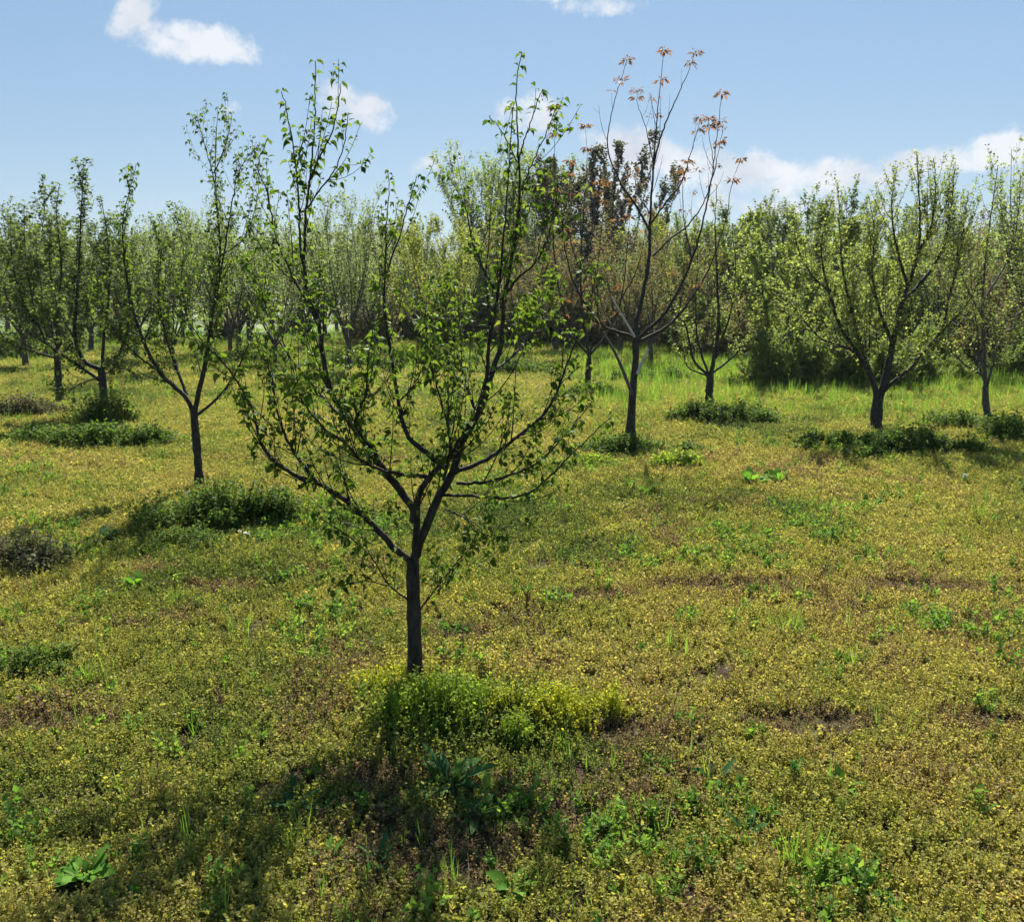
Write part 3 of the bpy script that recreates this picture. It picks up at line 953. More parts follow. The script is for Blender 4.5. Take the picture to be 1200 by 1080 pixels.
for px, d, top, lb in [(812, 30, 250, 'leftmost of the green upright trees behind the hedge'), (848, 27, 222, 'second green upright tree from the left behind the hedge'),
                       (885, 28, 210, 'third green upright tree from the left, just behind the dense light green tree'), (928, 25, 213, 'fourth green upright tree from the left behind the hedge'),
                       (965, 24, 208, 'fifth and tallest green upright tree left of the stout tree top'), (1010, 27, 245, 'sixth green upright tree, low behind the stout tree'),
                       (1060, 25, 248, 'seventh green upright tree behind the stout tree right limbs'), (1120, 26, 262, 'eighth green upright tree in the right gap'),
                       (1180, 23, 262, 'ninth green upright tree, behind the grey barked tree'), (1240, 22, 250, 'green upright tree cut by the right edge of the row')]:
    place('G', px, d, top, lb, 'tree', 'green upright trees behind the hedge', 1.0)
for px, d, top, lb, w in [(898, 15.6, 378, 'leftmost round olive bush of the hedge on the right', 1.0), (940, 15.9, 366, 'second olive bush from the left in the hedge', 1.0),
                          (985, 16.3, 372, 'third olive bush from the left in the hedge, behind the stout tree', 1.05), (1040, 15.9, 382, 'fourth olive bush in the hedge right of the stout trunk', 1.05),
                          (1088, 16.2, 398, 'fifth lower olive bush of the hedge', 1.1), (1128, 16.8, 412, 'sixth low bush where the hedge ends near the grey barked tree', 1.1),
                          (1090, 19.5, 372, 'bush seen in the gap between the stout tree and the grey barked tree', 1.1),
                          (1195, 17.5, 385, 'bush at the right edge behind the grey barked tree', 1.1)]:
    place('H', px, d, top, lb, 'bush', 'hedge bushes on the right', w)
ZONES = [(-200, 'beyond the left edge trees'), (100, 'behind the low forked tree'), (190, 'behind the slender tree left limbs'),
         (300, 'between the slender tree and the front tree'), (420, 'behind the front tree left leader'), (520, 'behind the yellow green tree'),
         (620, 'below the tall feathery tree'), (700, 'behind the bronze tufted tree'), (790, 'behind the tall russet tipped tree'),
         (880, 'behind the tree with upcurved low limbs'), (1000, 'behind the dense light green tree'), (1110, 'behind the stout forked tree'), (1500, 'behind the grey barked tree at the right')]
for i in range(54):
    d = 27 + (i % 3) * 8 + rnd.uniform(-2, 2)
    px = -120 + i * 26 + rnd.uniform(-10, 10)
    if 560 < px < 620 and d < 30:
        d = 45
    left = px < 400
    k = rnd.choice('LLPP' if left else ('PYKP' if px < 800 else 'GGKL'))
    top = rnd.uniform(238, 275) if px < 450 else (rnd.uniform(255, 295) if px < 800 else rnd.uniform(250, 290))
    zn = [z for lim, z in ZONES if px < lim + (0 if lim > 0 else 260)][0]
    place(k, px, d, top, 'far orchard tree in the last rows ' + zn, 'tree', 'last orchard rows ' + zn, rnd.uniform(1, 1.25))

# ------------------------------------------------------------------ ground sheet
xs = np.concatenate([-np.geomspace(1500, 14, 14), np.linspace(-12, 12, 241), np.geomspace(14, 1500, 14)])
ys = np.concatenate([-np.geomspace(600, 3, 8), np.linspace(-1, 24, 251), np.geomspace(26, 3000, 24)])
X, Y = np.meshgrid(xs, ys)
Z = hgt(X, Y) * np.clip(1.4 - np.abs(Y) / 60, 0, 1)
nx, ny = len(xs), len(ys)
gi = (np.arange(ny - 1)[:, None] * nx + np.arange(nx - 1)[None]).ravel()
gm = material('soil_and_moss')
t = gm.node_tree
n, l = t.nodes.new, t.links.new
tcn = n('ShaderNodeTexCoord')


def nz(scale, detail=6, rough=.6):
    q = n('ShaderNodeTexNoise')
    q.inputs['Scale'].default_value = scale
    q.inputs['Detail'].default_value = detail
    q.inputs['Roughness'].default_value = rough
    l(tcn.outputs['Object'], q.inputs['Vector'])
    return q.outputs[0]


def ramp(src, stops):
    q = n('ShaderNodeValToRGB')
    e = q.color_ramp.elements
    while len(e) < len(stops):
        e.new(.5)
    for i, (p, c) in enumerate(stops):
        e[i].position = p
        e[i].color = (*c, 1)
    l(src, q.inputs[0])
    return q.outputs[0]


soil = ramp(nz(45), [(.3, (.022, .015, .012)), (.5, (.05, .035, .026)), (.72, (.11, .08, .06))])
moss = ramp(nz(38), [(.35, (.03, .028, .014)), (.5, (.075, .07, .022)), (.68, (.15, .14, .035))])
fac = ramp(nz(3.5, 8, .7), [(.40, (0, 0, 0)), (.62, (1, 1, 1))])
mx = n('ShaderNodeMix')
mx.data_type = 'RGBA'
l(fac, mx.inputs[0])
l(soil, mx.inputs[6])
l(moss, mx.inputs[7])
bs = n('ShaderNodeBsdfPrincipled')
bs.inputs['Roughness'].default_value = .95
bs.inputs['Specular IOR Level'].default_value = .1
l(mx.outputs[2], bs.inputs['Base Color'])
bp = n('ShaderNodeBump')
bp.inputs['Distance'].default_value = .02
bp.inputs['Strength'].default_value = .8
l(nz(60, 8, .75), bp.inputs['Height'])
l(bp.outputs[0], bs.inputs['Normal'])
o = n('ShaderNodeOutputMaterial')
l(bs.outputs[0], o.inputs[0])
go = link(mesh_obj('ground', np.stack([X.ravel(), Y.ravel(), Z.ravel()], 1), [np.stack([gi, gi + 1, gi + nx + 1, gi + nx], 1)], gm, None, True))
tag(go, 'orchard floor of brown soil and moss', 'ground', None, 'structure')


mm_ = material('meadow_grass')
t = mm_.node_tree
n, l = t.nodes.new, t.links.new
tcn = n('ShaderNodeTexCoord')
mc = ramp(nz(.6, 8, .65), [(.3, (.06, .095, .025)), (.5, (.10, .14, .04)), (.7, (.16, .18, .06))])
bs = n('ShaderNodeBsdfPrincipled')
bs.inputs['Roughness'].default_value = .9
l(mc, bs.inputs['Base Color'])
o = n('ShaderNodeOutputMaterial')
l(bs.outputs[0], o.inputs[0])
mq = []
for i, yy in enumerate(np.linspace(40, 400, 12)):
    mq += [(xx, yy, .06) for xx in np.linspace(-400, 400, 12)]
qi = (np.arange(11)[:, None] * 12 + np.arange(11)[None]).ravel()
tag(link(mesh_obj('meadow', np.array(mq), [np.stack([qi, qi + 1, qi + 13, qi + 12], 1)], mm_)), 'bright open meadow beyond the orchard rows', 'meadow', None, 'structure')


# ------------------------------------------------------------------ ground cover (scattered)
def stem_leaves(b, r, n_st, h, nl, ls, lean=.6, tmpl=(TI_V, TI_F), wid=1.3, curl=.0):
    P, A, Nn, S = [], [], [], []
    for _ in range(n_st):
        a, an = r.uniform(0, 6.283), r.uniform(.1, lean)
        pts = grow((r.gauss(0, .012), r.gauss(0, .012), -.01), (math.cos(a) * math.sin(an), math.sin(a) * math.sin(an), math.cos(an)), h * r.uniform(.6, 1.1), 4, .3, .3, r)
        b.tube(pts, np.linspace(.0011, .0007, len(pts)), 3)
        for j in range(nl):
            t = (j + .6) / nl
            p, tg = at_t(pts, min(1, t))
            for s in (0, 1):
                d = side_dir(tg, r.uniform(.7, 1.3), r)
                P.append(p)
                A.append(d + np.array([0, 0, .15]))
                Nn.append((r.gauss(0, .5), r.gauss(0, .5), 1))
                S.append(ls * r.uniform(.6, 1.2) * (1.1 - .4 * abs(t - .5)))
    b.leaves(P, A, Nn, S, *tmpl, wid=wid)


def proto_col(name, builders, mat):
    c = bpy.data.collections.new(name)
    for i, fn in enumerate(builders):
        b = MB()
        fn(b, random.Random(200 + i))
        c.objects.link(b.build(f'{name}_{i:02d}', mat, None, False, do_link=False))
    return c


herb = proto_col('herb', [lambda b, r, k=k: stem_leaves(b, r, 6 + k % 3, (.045, .05, .055, .06, .07, .08, .095, .065)[k], 6 + (k > 5), (.0105, .0115, .010, .012, .011, .010, .009, .016)[k], (.9, 1.1, .8, 1, .7, .6, .45, .9)[k]) for k in range(8)], COVER)


def blades(b, r, n, h, w, spread=.5, base=.01):
    for _ in range(n):
        a, an = r.uniform(0, 6.283), abs(r.gauss(0, spread))
        p0 = np.array([r.gauss(0, base), r.gauss(0, base), -.01])
        pts = grow(p0, (math.cos(a) * math.sin(an), math.sin(a) * math.sin(an), math.cos(an) + .2), h * r.uniform(.5, 1.1), 4, -.35, .12, r)
        sd = np.array([-math.sin(a), math.cos(a), 0])
        ww = np.array([.7, 1, .85, .5, .03]) * w * r.uniform(.7, 1.2)
        v = np.concatenate([pts - sd * ww[:, None], pts + sd * ww[:, None]])
        i = np.arange(4)
        b.add(v, np.stack([i, i + 1, i + 6, i + 5], 1))


grass_c = proto_col('grass_blade', [lambda b, r, k=k: blades(b, r, 9, (.12, .14, .11, .17)[k], .0017) for k in range(4)], L_GRASS)


def straws(b, r):
    for _ in range(7):
        a = r.uniform(0, 6.283)
        p = np.array([r.gauss(0, .03), r.gauss(0, .03), r.uniform(.004, .02)])
        pts = grow(p, (math.cos(a), math.sin(a), r.gauss(0, .15)), r.uniform(.03, .10), 3, 0, .15, r)
        b.tube(pts, np.full(len(pts), r.uniform(.0007, .0016)), 3)


straw_c = proto_col('straw', [lambda b, r, k=k: straws(b, r) for k in range(4)], STRAW)


def scatter(name, P, rot, scl, tint, vi, coll, label, cat, mat):
    me = bpy.data.meshes.new(name)
    me.vertices.add(len(P))
    me.vertices.foreach_set('co', np.asarray(P, np.float32).ravel())
    for nm, ty, arr, key in (('rot', 'FLOAT_VECTOR', rot, 'vector'), ('scl', 'FLOAT_VECTOR', scl, 'vector'), ('tint', 'FLOAT', tint, 'value'), ('vi', 'INT', vi, 'value')):
        at_ = me.attributes.new(nm, ty, 'POINT')
        at_.data.foreach_set(key, np.asarray(arr, np.int32 if ty == 'INT' else np.float32).ravel())
    me.materials.append(mat)
    o = link(bpy.data.objects.new(name, me))
    ng = bpy.data.node_groups.new(name, 'GeometryNodeTree')
    ng.interface.new_socket('Geometry', in_out='INPUT', socket_type='NodeSocketGeometry')
    ng.interface.new_socket('Geometry', in_out='OUTPUT', socket_type='NodeSocketGeometry')
    a, z = ng.nodes.new('NodeGroupInput'), ng.nodes.new('NodeGroupOutput')
    ip = ng.nodes.new('GeometryNodeInstanceOnPoints')
    ci = ng.nodes.new('GeometryNodeCollectionInfo')
    ci.inputs[0].default_value = coll
    ci.inputs['Separate Children'].default_value = True
    ci.inputs['Reset Children'].default_value = True
    ip.inputs['Pick Instance'].default_value = True

    def na(nm, ty):
        q = ng.nodes.new('GeometryNodeInputNamedAttribute')
        q.data_type = ty
        q.inputs[0].default_value = nm
        return q.outputs[0]
    ng.links.new(a.outputs[0], ip.inputs['Points'])
    ng.links.new(ci.outputs[0], ip.inputs['Instance'])
    ng.links.new(na('vi', 'INT'), ip.inputs['Instance Index'])
    ng.links.new(na('rot', 'FLOAT_VECTOR'), ip.inputs['Rotation'])
    ng.links.new(na('scl', 'FLOAT_VECTOR'), ip.inputs['Scale'])
    ng.links.new(ip.outputs[0], z.inputs[0])
    md = o.modifiers.new('scatter', 'NODES')
    md.node_group = ng
    return tag(o, label, cat, None, 'stuff')


def sample(n, d0, d1, powr, wside=.72, margin=.8):
    """points on the ground in front of the camera, thinning with distance as d**-powr"""
    e = 2 - powr
    uu = rng.random(n)
    d = (d0 ** e + uu * (d1 ** e - d0 ** e)) ** (1 / e) if abs(e) > 1e-3 else d0 * (d1 / d0) ** uu
    x = (rng.random(n) * 2 - 1) * (wside * d + margin)
    return x, d


def spot(x, y, px, py, rx, ry):
    """1 at the centre of an ellipse standing where the picture shows px,py, falling to 0 at its rim"""
    c = gnd(px, py)
    return np.clip(1 - ((x - c[0]) / rx) ** 2 - ((y - c[1]) / ry) ** 2, 0, 1)


BARE = [(640, 664, .16, .10), (1085, 690, .42, .16), (690, 700, .3, .1), (840, 690, .5, .14), (1150, 850, .2, .1), (540, 745, .2, .1), (950, 850, .3, .12), (250, 690, .25, .1),
        (60, 850, .3, .1), (430, 915, .3, .08), (520, 1000, .3, .15), (660, 960, .12, .12), (730, 860, .2, .1), (1020, 655, .3, .1)]
x, y = sample(300000, 1.35, 34, 1.25)
dens = .25 + 1.5 * fnoise(x, y, .9, 21) + .9 * (fnoise(x, y, .22, 31) - .5) * np.clip(6 / y, .2, 1.5)
bare = sum(spot(x, y, *s) for s in BARE)
dens = np.where(fnoise(x, y, .30, 77) < .36, dens * .75, dens) - bare * .6
near = np.clip((7 - y) / 4, 0, 1)
dens = dens + .12 - near * .45 * np.clip((.56 - fnoise(x, y, .10, 88, 2)) / .16, 0, 1)
keep = rng.random(len(x)) < np.clip(dens, .03, 1)
x, y = x[keep], y[keep]
lush = spot(x, y, 560, 800, .75, .5)
ocher = spot(x, y, 620, 800, .9, .5) * .25 + spot(x, y, 1010, 900, .5, .3) * .25 + spot(x, y, 400, 790, .7, .35) * .2
tint = .50 + (fnoise(x, y, 1.9, 41) - .5) * .9 + (fnoise(x, y, .7, 45) - .5) * .3 + .04 * np.clip((x / y), 0, .5) + (fnoise(x, y, .3, 51) - .5) * .42 + rng.normal(0, .10, len(x)) + ocher * .8
tint -= spot(x, y, 250, 640, 1.6, 1.6) * .22 + spot(x, y, 60, 640, 2, 1.5) * .12
tint -= np.clip((y - 12) / 12, 0, 1) * .10
tint -= spot(x, y, 540, 850, .36, .32) * .3 + spot(x, y, 650, 850, .28, .22) * .12 + spot(x, y, 480, 960, 1.0, .5) * .12
tint = np.clip(tint, .03, .93)
bare = sum(spot(x, y, *s) for s in BARE)
tint = np.where(bare > .1, np.clip(.9 + .07 * rng.random(len(x)), 0, .97), tint)
brown = (fnoise(x, y, .45, 95) < .34) & (rng.random(len(x)) < .5)
tint = np.where(brown, .88 + .08 * rng.random(len(x)), tint)
tint = np.where(y > 9, np.minimum(tint, .6), tint)
tint = tint - np.clip(.5 - fnoise(x, y, .8, 140), 0, .2) * 1.2 * (y > 5)
k = len(x)
sc_ = (.55 + .55 * rng.random(k)) * (1 + np.clip((y - 4) / 8, 0, 2.6)) * (1 + .35 * lush + .5 * spot(x, y, 530, 850, .4, .3) + .4 * spot(x, y, 650, 850, .3, .22)) * (1 - .35 * np.clip(bare, 0, 1))
zz = hgt(x, y)
scatter('ground_cover', np.stack([x, y, zz], 1), np.stack([rng.normal(0, .2, k), rng.normal(0, .2, k), rng.random(k) * 6.283], 1),
        np.stack([sc_, sc_, sc_ / (1 + np.clip((y - 4) / 18, 0, .8))], 1), tint, rng.integers(0, 8, k), herb,
        'low yellow green herbs carpeting the orchard floor', 'ground cover', COVER)

x, y = sample(9000, 1.35, 12, 1.6)
k = len(x)
sc_ = .5 + .6 * rng.random(k)
scatter('dry_litter', np.stack([x, y, hgt(x, y) + .01], 1), np.stack([np.zeros(k), np.zeros(k), rng.random(k) * 6.283], 1),
        np.stack([sc_] * 3, 1), rng.random(k), rng.integers(0, 4, k), straw_c, 'dry stalks and litter lying between the herbs', 'litter', STRAW)

weed_c = proto_col('small_weed', [lambda b, r, k=k: stem_leaves(b, r, 5 + k, (.05, .07, .09, .12)[k], 5, (.022, .028, .020, .024)[k], (1.1, .9, .6, .5)[k], (SM_V, SM_F), 1.1) for k in range(4)], L_GRASS)
x, y = sample(26000, 1.35, 18, 1.1)
keep = rng.random(len(x)) < .05 + .9 * np.clip((fnoise(x, y, .6, 71) - .60) / .08, 0, 1)
x, y = x[keep], y[keep]
k = len(x)
sc_ = .6 + .6 * rng.random(k)
scatter('mixed_weeds', np.stack([x, y, hgt(x, y)], 1), np.stack([rng.normal(0, .2, k), rng.normal(0, .2, k), rng.random(k) * 6.283], 1),
        np.stack([sc_] * 3, 1), np.clip(.25 + rng.normal(0, .2, k), 0, 1), rng.integers(0, 4, k), weed_c,
        'small green weeds mixed through the yellow herbs', 'weeds', L_GRASS)

# grass: sparse in front, thick before the hedge and in the meadow beyond
x, y = sample(140000, 1.5, 48, .8)
u = x / y
wgt = .035 + .12 * (fnoise(x, y, .9, 61) > .57)
wgt = wgt + np.clip((y - 11.0 + 1.2 * (fnoise(x, y, 1.5, 63) - .5)) / 1.2, 0, 1) * np.clip((u - .06) / .06, 0, 1) * (.35 + .65 * (fnoise(x, y, .9, 66) > .42)) * .8 + np.clip((y - 19) / 5, 0, 1) * .28 * (fnoise(x, y, 1.6, 67) > .4)
keep = rng.random(len(x)) < wgt
x, y = x[keep], y[keep]
k = len(x)
sc_ = (.5 + .5 * rng.random(k)) * (1 + np.clip((y - 9) / 5, 0, 1.5))
scatter('grass', np.stack([x, y, hgt(x, y)], 1), np.stack([np.zeros(k), np.zeros(k), rng.random(k) * 6.283], 1),
        np.stack([sc_] * 3, 1), np.clip(.3 + rng.normal(0, .22, k) - .1 * (y < 10), 0, 1), rng.integers(0, 4, k), grass_c,
        'taller green grass before the hedge and in the meadow', 'grass', L_GRASS)


n_w = 90000
wx = rng.uniform(-85, 85, n_w)
wy = 58 + 14 * rng.random(n_w) + wx ** 2 * .001
top = 2.4 + 3.2 * fnoise(wx, wy * .3, 7, 3) + 1.6 * fnoise(wx, wy, 1.6, 4)
wz = top * rng.random(n_w) ** .75
b = MB()
b.leaves(np.stack([wx, wy, wz], 1), rvec(n_w), rvec(n_w, .5), rng.uniform(.15, .38, n_w), TI_V, TI_F, wid=1.2)
tag(b.build('far_woods', L_HEDGE, None), 'low line of far scrub closing the view behind the orchard', 'woods', None, 'stuff')


# ------------------------------------------------------------------ weed clumps
def clump_mesh(seed, w, dp, h, mat, nst, ls, nl=6):
    r = random.Random(seed)
    b = MB()
    P, A, Nn, S = [], [], [], []
    cen = [(0, 0, 1, .8)] * 5 + [(r.uniform(-.8, .8), r.uniform(-.7, .7), r.uniform(.45, 1.15), r.uniform(.25, .55)) for _ in range(7)]
    for _ in range(nst):
        cx, cy, ch, cr = r.choice(cen)
        a, q = r.uniform(0, 6.283), min(abs(r.gauss(0, .46)) + .12 * r.random(), 1.35)
        x, y = (cx + math.cos(a) * q * cr) * w, (cy + math.sin(a) * q * cr) * dp
        nv = float(vnoise(x, y, .22 * max(1, w / .6), seed))
        if q > .5 and nv < (q - .5) * 1.1:
            continue
        hh = ch * h * max(.2, 1 - q ** 1.6 * .7) * r.uniform(.45, 1.2) * (0.5 + .95 * nv)
        pts = grow((x, y, -.03), (x / w * .5 + r.gauss(0, .15), y / dp * .5 + r.gauss(0, .15), 1), hh + .03, 4, .1, .2, r)
        b.tube(pts, np.linspace(.002, .001, len(pts)), 3)
        for j in range(nl):
            t = .15 + .85 * (j + 1) / nl
            p, tg = at_t(pts, t)
            for _k in range(3 if t > .6 else 2):
                P.append(p)
                A.append(side_dir(tg, r.uniform(.7, 1.4), r))
                Nn.append((r.gauss(0, .4), r.gauss(0, .4), 1))
                S.append(ls * r.uniform(.45, 1.35))
    b.leaves(P, A, Nn, S, SM_V, SM_F, wid=1.2)
    return b


CL = [  # px, py of the middle of its foot, half width m, half depth m, height m, material, stems, leaf size, label
    (110, 524, .95, .50, .24, L_WEED, 1500, .035, 'large dark green weed clump around the low forked tree on the left'),
    (120, 500, .42, .35, .42, L_WEED, 500, .035, 'taller dark weeds hugging the trunk of the low forked tree'),
    (252, 612, .50, .34, .24, L_WEED, 1000, .026, 'mid green weed clump at the foot of the slender tree'),
    (215, 640, .6, .38, .09, L_WEED, 420, .018, 'low loose green weeds in front of the slender tree clump'),
    (530, 850, .27, .22, .165, L_WEED_B, 1300, .012, 'fresh green feathery clump right at the front tree trunk'),
    (650, 850, .24, .17, .14, L_WEED_Y, 1000, .012, 'bright yellow green herb clump right of the front tree base'),
    (450, 815, .20, .16, .09, L_WEED_Y, 450, .012, 'yellow green herb clump left of the front tree base'),
    (838, 494, .72, .42, .26, L_WEED, 1100, .035, 'round dark clump under the tree with low upcurved limbs'),
    (1072, 532, .62, .32, .24, L_WEED, 1200, .032, 'dense dark oval clump in front of the stout forked tree'),
    (985, 525, .40, .22, .15, L_WEED, 450, .03, 'lower flat clump left of the dark oval one'),
    (1185, 515, .45, .5, .24, L_WEED, 800, .033, 'green clump around the grey barked tree at the right edge'),
    (1125, 503, .50, .3, .18, L_WEED, 500, .033, 'low clump between the stout and the grey barked trees'),
    (735, 532, .70, .30, .15, L_WEED, 800, .03, 'flat green clump under the tall russet tipped tree'),
    (802, 548, .32, .25, .15, L_WEED_B, 350, .028, 'small leafy clump right of the russet tipped tree foot'),
    (695, 548, .35, .25, .13, L_WEED_B, 350, .028, 'loose bright clump left of the russet tipped tree foot'),
    (702, 467, .75, .5, .25, L_WEED, 700, .04, 'dark clump under the bronze tufted tree'),
    (770, 447, .8, .5, .25, L_WEED, 500, .045, 'weeds around the grey trunk right of the russet tipped tree'),
    (22, 490, .55, .4, .26, L_DRY, 500, .035, 'grey brown weedy clump at the left edge near the straight trunk'),
    (25, 665, .40, .25, .17, L_DRY, 380, .024, 'dark brownish weeds at the left edge, level with the slender tree clump'),
    (20, 422, 1.3, .7, .5, L_WEED, 700, .06, 'low green bushy weeds far at the left edge'),
    (290, 428, 1.2, .6, .32, L_WEED, 500, .05, 'weed clump in the far row behind the slender tree'),
    (402, 432, 1.3, .6, .32, L_WEED, 500, .05, 'weed clump in the far row behind the front tree left half'),
    (500, 430, 1.4, .6, .32, L_WEED, 500, .05, 'weed clump under the yellow green tree'),
    (600, 440, 1.2, .6, .30, L_WEED, 500, .05, 'weed clump behind the front tree right leader'),
    (35, 790, .25, .16, .09, L_WEED, 200, .02, 'dark low weeds at the left edge near the grass tuft'),
]
for i, (px, py, w, dp, h, m, nst, ls, lb) in enumerate(CL):
    g = gnd(px, py)
    b = clump_mesh(300 + i, w * (1.25 if py < 560 else 1.1), dp, h * (1.1 if h > .14 else 1.0), m, int(nst * 1.3), ls * .9)
    o = b.build('weed_clump', m, None)
    o.location = tuple(g)
    tag(o, lb, 'weeds', 'weed clumps')


# ------------------------------------------------------------------ broad leaved plants
def rosette(seed, n, L, wid, el, mat):
    r = random.Random(seed)
    b = MB()
    for i in range(n):
        a = i * 2.4 + r.uniform(-.3, .3)
        e = r.uniform(*el)
        ln = L * r.uniform(.45, .85)
        d = np.array([math.cos(a) * math.cos(e), math.sin(a) * math.cos(e), math.sin(e)])
        pts = grow((0, 0, 0), d, ln, 8, -.7, .06, r)
        sd = np.array([-math.sin(a), math.cos(a), 0]) * math.cos(.3 * r.gauss(0, 1)) + np.array([0, 0, .3 * r.gauss(0, 1)])
        prof = np.array([.10, .16, .5, .85, 1, .95, .72, .4, .03]) * ln * wid * .72
        wav = np.array([r.gauss(0, .06) for _ in range(9)]) * ln * wid
        up = np.array([0, 0, 1.0])
        Lf = pts - sd * prof[:, None] + up * (prof * .25 + wav)[:, None]
        Rt = pts + sd * prof[:, None] + up * (prof * .25 - wav)[:, None]
        v = np.concatenate([Lf, pts, Rt])
        q = np.arange(8)
        b.add(v, np.concatenate([np.stack([q, q + 1, q + 10, q + 9], 1), np.stack([q + 9, q + 10, q + 19, q + 18], 1)]))
    return b


RO = [
    (370, 775, 12, .11, .26, (.3, 1.0), L_BROAD, 'bright green leafy rosette left of the front tree trunk'),
    (98, 1035, 16, .13, .24, (.2, 1.0), L_BROAD, 'broad green rosette in the bottom left corner'),
    (345, 950, 8, .15, .13, (.4, 1.1), L_DOCK, 'narrow bluish green plant in the shade below the yellow herbs, left of centre'),
    (385, 1015, 8, .11, .17, (.3, 1.0), L_BROAD, 'small green plant near the bottom edge, left one of a close pair'),
    (443, 1018, 9, .13, .13, (.6, 1.2), L_DOCK, 'spiky green plant near the bottom edge, right one of a close pair'),
    (600, 1050, 11, .12, .27, (.2, .9), L_BROAD, 'green leafy plant at the bottom centre'),
    (528, 925, 14, .24, .14, (.4, 1.2), L_DOCK, 'tall dark dock plant in the tree shade right below the trunk'),
    (560, 965, 9, .15, .16, (.3, 1.1), L_DOCK, 'smaller dark dock plant right of the tall one'),
    (840, 920, 5, .13, .16, (.8, 1.3), L_DOCK, 'upright dark leafy shoot in the right lower field'),
    (875, 985, 4, .17, .15, (.5, 1.2), L_DOCK, 'plant with one long glossy leaf, lower right of centre'),
    (1010, 1060, 4, .18, .19, (.2, .8), L_DOCK, 'long pale backed leaves at the bottom right'),
    (1050, 1078, 6, .12, .3, (.2, .7), L_BROAD, 'broad leaves at the very bottom right'),
    (899, 632, 8, .16, .2, (.8, 1.3), L_BROAD, 'upright green shoot alone in the right field'),
    (1047, 588, 8, .15, .25, (.4, 1.1), L_BROAD, 'small dark green plant below the dark oval clump'),
    (1017, 596, 8, .18, .2, (.4, 1.1), L_BROAD, 'bright green plant just left of the small dark one'),
    (925, 605, 10, .17, .18, (.4, 1.2), L_DOCK, 'greyish plant with thin leaves right of the broad leaved patch'),
    (757, 580, 9, .18, .25, (.3, 1.1), L_BROAD, 'leafy plant below the russet tipped tree'),
    (617, 706, 4, .20, .09, (1.2, 1.45), L_DOCK, 'single dark upright blade like plant right of the front trunk'),
    (880, 568, 16, .24, .25, (.3, 1.1), L_BROAD, 'broad leaved patch plant, left one, right of the russet tipped tree'),
    (912, 566, 14, .22, .25, (.3, 1.1), L_BROAD, 'broad leaved patch plant, right one, right of the russet tipped tree'),
    (158, 690, 9, .14, .22, (.3, 1.1), L_BROAD, 'green plant in the left field below the loose weeds'),
    (118, 636, 10, .2, .24, (.3, 1.1), L_DOCK, 'dark leafy plant left of the slender tree clump'),
    (985, 930, 5, .12, .15, (.5, 1.2), L_BROAD, 'small green plant in the right lower field'),
    (770, 905, 7, .10, .2, (.4, 1.2), L_BROAD, 'little green plant left of the upright dark shoot'),
    (315, 668, 6, .12, .15, (.6, 1.2), L_WEED, 'narrow leaved plant left of the front tree lower twigs'),
    (270, 1030, 6, .09, .2, (.4, 1.2), L_BROAD, 'tiny rosette on the bottom left ground'),
]
for i, (px, py, nn, L, wd, el, m, lb) in enumerate(RO):
    o = rosette(400 + i, int(nn * 1.4), L, wd, el, m).build('broadleaf_plant', m, None)
    g = gnd(px, py)
    o.location = (g[0], g[1], g[2] + .015)
    tag(o, lb, 'plant', 'broad leaved plants')

GT_ = [(112, 800, 70, .16, .9, 'bright green grass tuft in the left foreground'), (205, 710, 60, .13, .8, 'green grass tuft below the loose weeds'),
       (940, 1030, 40, .22, .5, 'thin upright grass tuft at the lower right'), (930, 745, 45, .18, .4, 'sparse dry green grass tuft in the right field'),
       (155, 935, 25, .16, .5, 'thin grass tuft in the left shade'), (660, 885, 30, .12, .5, 'short grass tuft below the yellow green clump'),
       (1145, 610, 30, .28, .35, 'tall thin grass near the right edge'), (40, 620, 40, .2, .5, 'dark grass tuft at the left edge'),
       (700, 905, 20, .12, .6, 'tiny grass tuft right of the dock plants'), (350, 1000, 20, .16, .4, 'thin blades between the spiky plants and the corner rosette')]
for i, (px, py, nn, h, sp, lb) in enumerate(GT_):
    b = MB()
    blades(b, random.Random(500 + i), nn, h, .0024, sp, .03)
    o = b.build('grass_tuft', L_GRASS1, None)
    o.location = tuple(gnd(px, py))
    tag(o, lb, 'grass tuft', 'grass tufts')


# thin dry weed stalks
def stalk(seed, h, bend, puff):
    r = random.Random(seed)
    root = empty('dry_stalk' if not puff else 'dandelion', (0, 0, 0))
    b = MB()
    pts = grow((0, 0, -.02), (bend, 0, 1), h, 6, .1, .08, r)
    b.tube(pts, np.linspace(.002, .001, len(pts)), 5)
    if not puff:
        for q, rq in shoots(pts, np.full(7, .002), 6, .4, 1, (.4, .8), .04, .12, .3, .1, r, 3):
            b.tube(q, rq, 3)
    b.build('stem', L_DRY if not puff else L_WEED_B, root)
    c = MB()
    e = pts[-1]
    if puff:
        v = rvec(60)
        c.leaves(np.repeat(e[None], 60, 0), v, rvec(60), np.full(60, .022), TI_V, TI_F, wid=.6)
        c.build('seed_head', L_WHITE, root)
    else:
        P = [at_t(pts, r.uniform(.6, 1))[0] for _ in range(14)]
        c.leaves(P, rvec(14, .5), rvec(14), np.full(14, .012), TI_V, TI_F)
        c.build('seed_head', L_DRY, root)
    return root


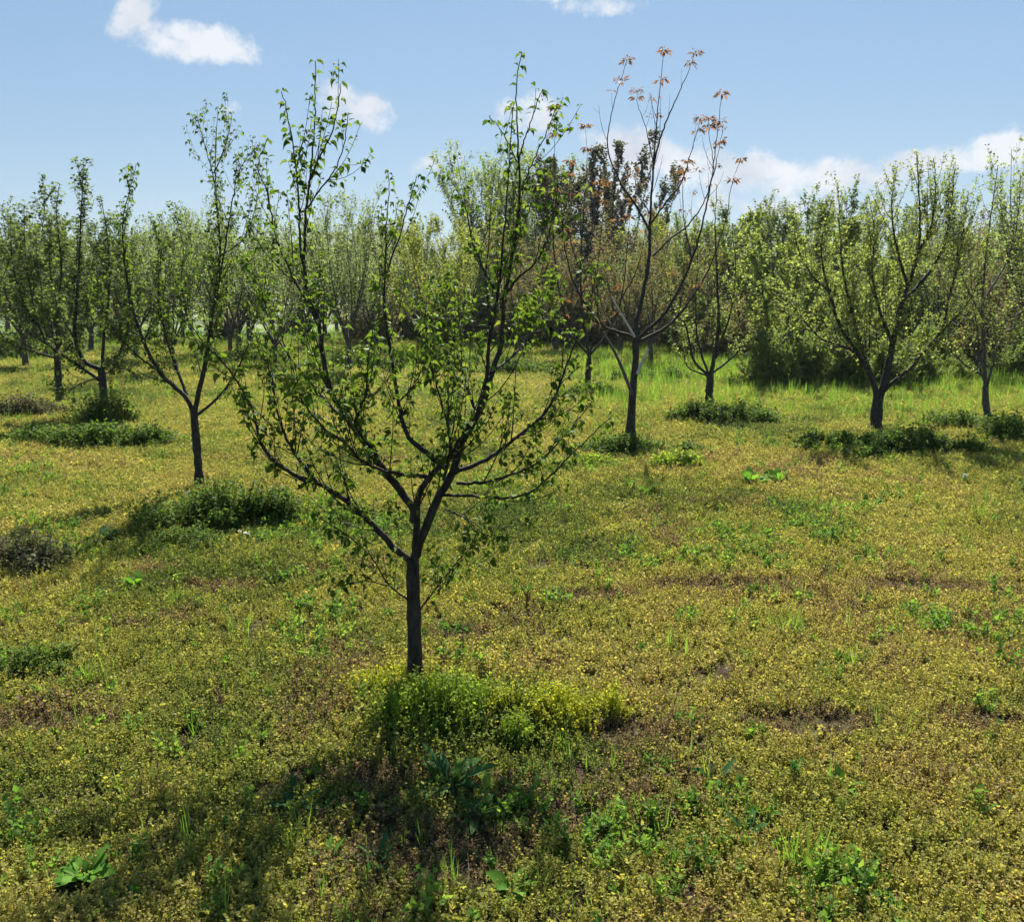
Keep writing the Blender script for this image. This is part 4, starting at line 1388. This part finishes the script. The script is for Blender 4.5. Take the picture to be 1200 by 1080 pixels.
for i, (px, py, h, bd, pf, lb) in enumerate([
    (1190, 640, .42, -.35, 0, 'thin bent dry stalk at the right edge'), (950, 700, .30, .3, 0, 'thin leaning dry stalk in the right field'),
    (1135, 600, .28, .1, 0, 'branched dry stalk near the tall thin grass'), (8, 492, .12, 0, 1, 'white dandelion clock at the left edge'),
    (1128, 575, .16, 0, 1, 'white dandelion clock near the tall thin grass'), (222, 596, .14, 0, 1, 'white dandelion clock beside the slender tree')]):
    o = stalk(600 + i, h, bd, pf)
    o.location = tuple(gnd(px, py))
    tag(o, lb, 'weed stalk' if not pf else 'dandelion')

# brown seed spikes
SPW = ['in the left field, upper of a close pair', 'in the left field, lower of a close pair', 'right of the trunk, next to the tallest one', 'just right of the front trunk, above the bright clump',
       'above the yellow green clump', 'between the bright clump and the yellow green clump', 'close beside the front trunk foot', 'beside the upright blade like plant', 'right of the front trunk, highest of its row',
       'alone right of the upright blade like plant', 'touching the front trunk foot', 'by the yellow herbs left of the trunk', 'in the brown patch left of the trunk, upper one', 'in the brown patch left of the trunk, right one']
sp0 = None
for i, (px, py) in enumerate([(253, 815), (264, 840), (594, 782), (543, 772), (637, 797), (575, 805), (520, 790), (617, 715), (560, 770), (700, 690), (500, 775), (455, 845), (350, 830), (370, 825)]):
    if sp0 is None:
        r = random.Random(5)
        b = MB()
        b.tube([(0, 0, -.02), (0, 0, .03), (.002, 0, .06)], [.0015] * 3, 4)
        P, A = [], []
        for j in range(60):
            a, z = r.uniform(0, 6.283), .03 + .05 * r.random()
            P.append((math.cos(a) * .003, math.sin(a) * .003, z))
            A.append((math.cos(a), math.sin(a), .6))
        b.leaves(P, A, rvec(60, 1), np.full(60, .010), TI_V, TI_F)
        o = sp0 = b.build('seed_spike', L_SPIKE, None)
    else:
        o = sp0.copy()
        COL.objects.link(o)
    g = gnd(px, py)
    o.location = (g[0], g[1], g[2] + .015)
    o.rotation_euler = (rnd.gauss(0, .15), rnd.gauss(0, .15), rnd.uniform(0, 6))
    s = rnd.uniform(.8, 1.3)
    o.scale = (s, s, s)
    tag(o, 'brown seed spike ' + SPW[i], 'seed spike', 'brown seed spikes in the herbs')

# pale dry leaf lying on the weeds
o = rosette(700, 2, .09, .3, (.1, .5), L_WHITE).build('dry_leaf', L_WHITE, None)
g = gnd(284, 634)
o.location = (g[0], g[1], g[2] + .06)
tag(o, 'pale curled dry leaf caught on the weeds below the slender tree', 'leaf')

# ------------------------------------------------------------------ thin air
hm = material('air')
pv = hm.node_tree.nodes.new('ShaderNodeVolumePrincipled')
pv.inputs['Color'].default_value = (.86, .92, 1, 1)
pv.inputs['Density'].default_value = .00028
pv.inputs['Anisotropy'].default_value = .35
ho = hm.node_tree.nodes.new('ShaderNodeOutputMaterial')
hm.node_tree.links.new(pv.outputs[0], ho.inputs['Volume'])
hx, hy0, hy1, z0, z1_ = 1600, -700, 3100, -1.5, 11
hv = [(x, y, z) for z in (z0, z1_) for y in (hy0, hy1) for x in (-hx, hx)]
tag(link(mesh_obj('haze', np.array(hv), [np.array([(0, 2, 3, 1), (4, 5, 7, 6), (0, 1, 5, 4), (2, 6, 7, 3), (0, 4, 6, 2), (1, 3, 7, 5)])], hm)),
    'thin pale haze over the orchard', 'haze', None, 'stuff')
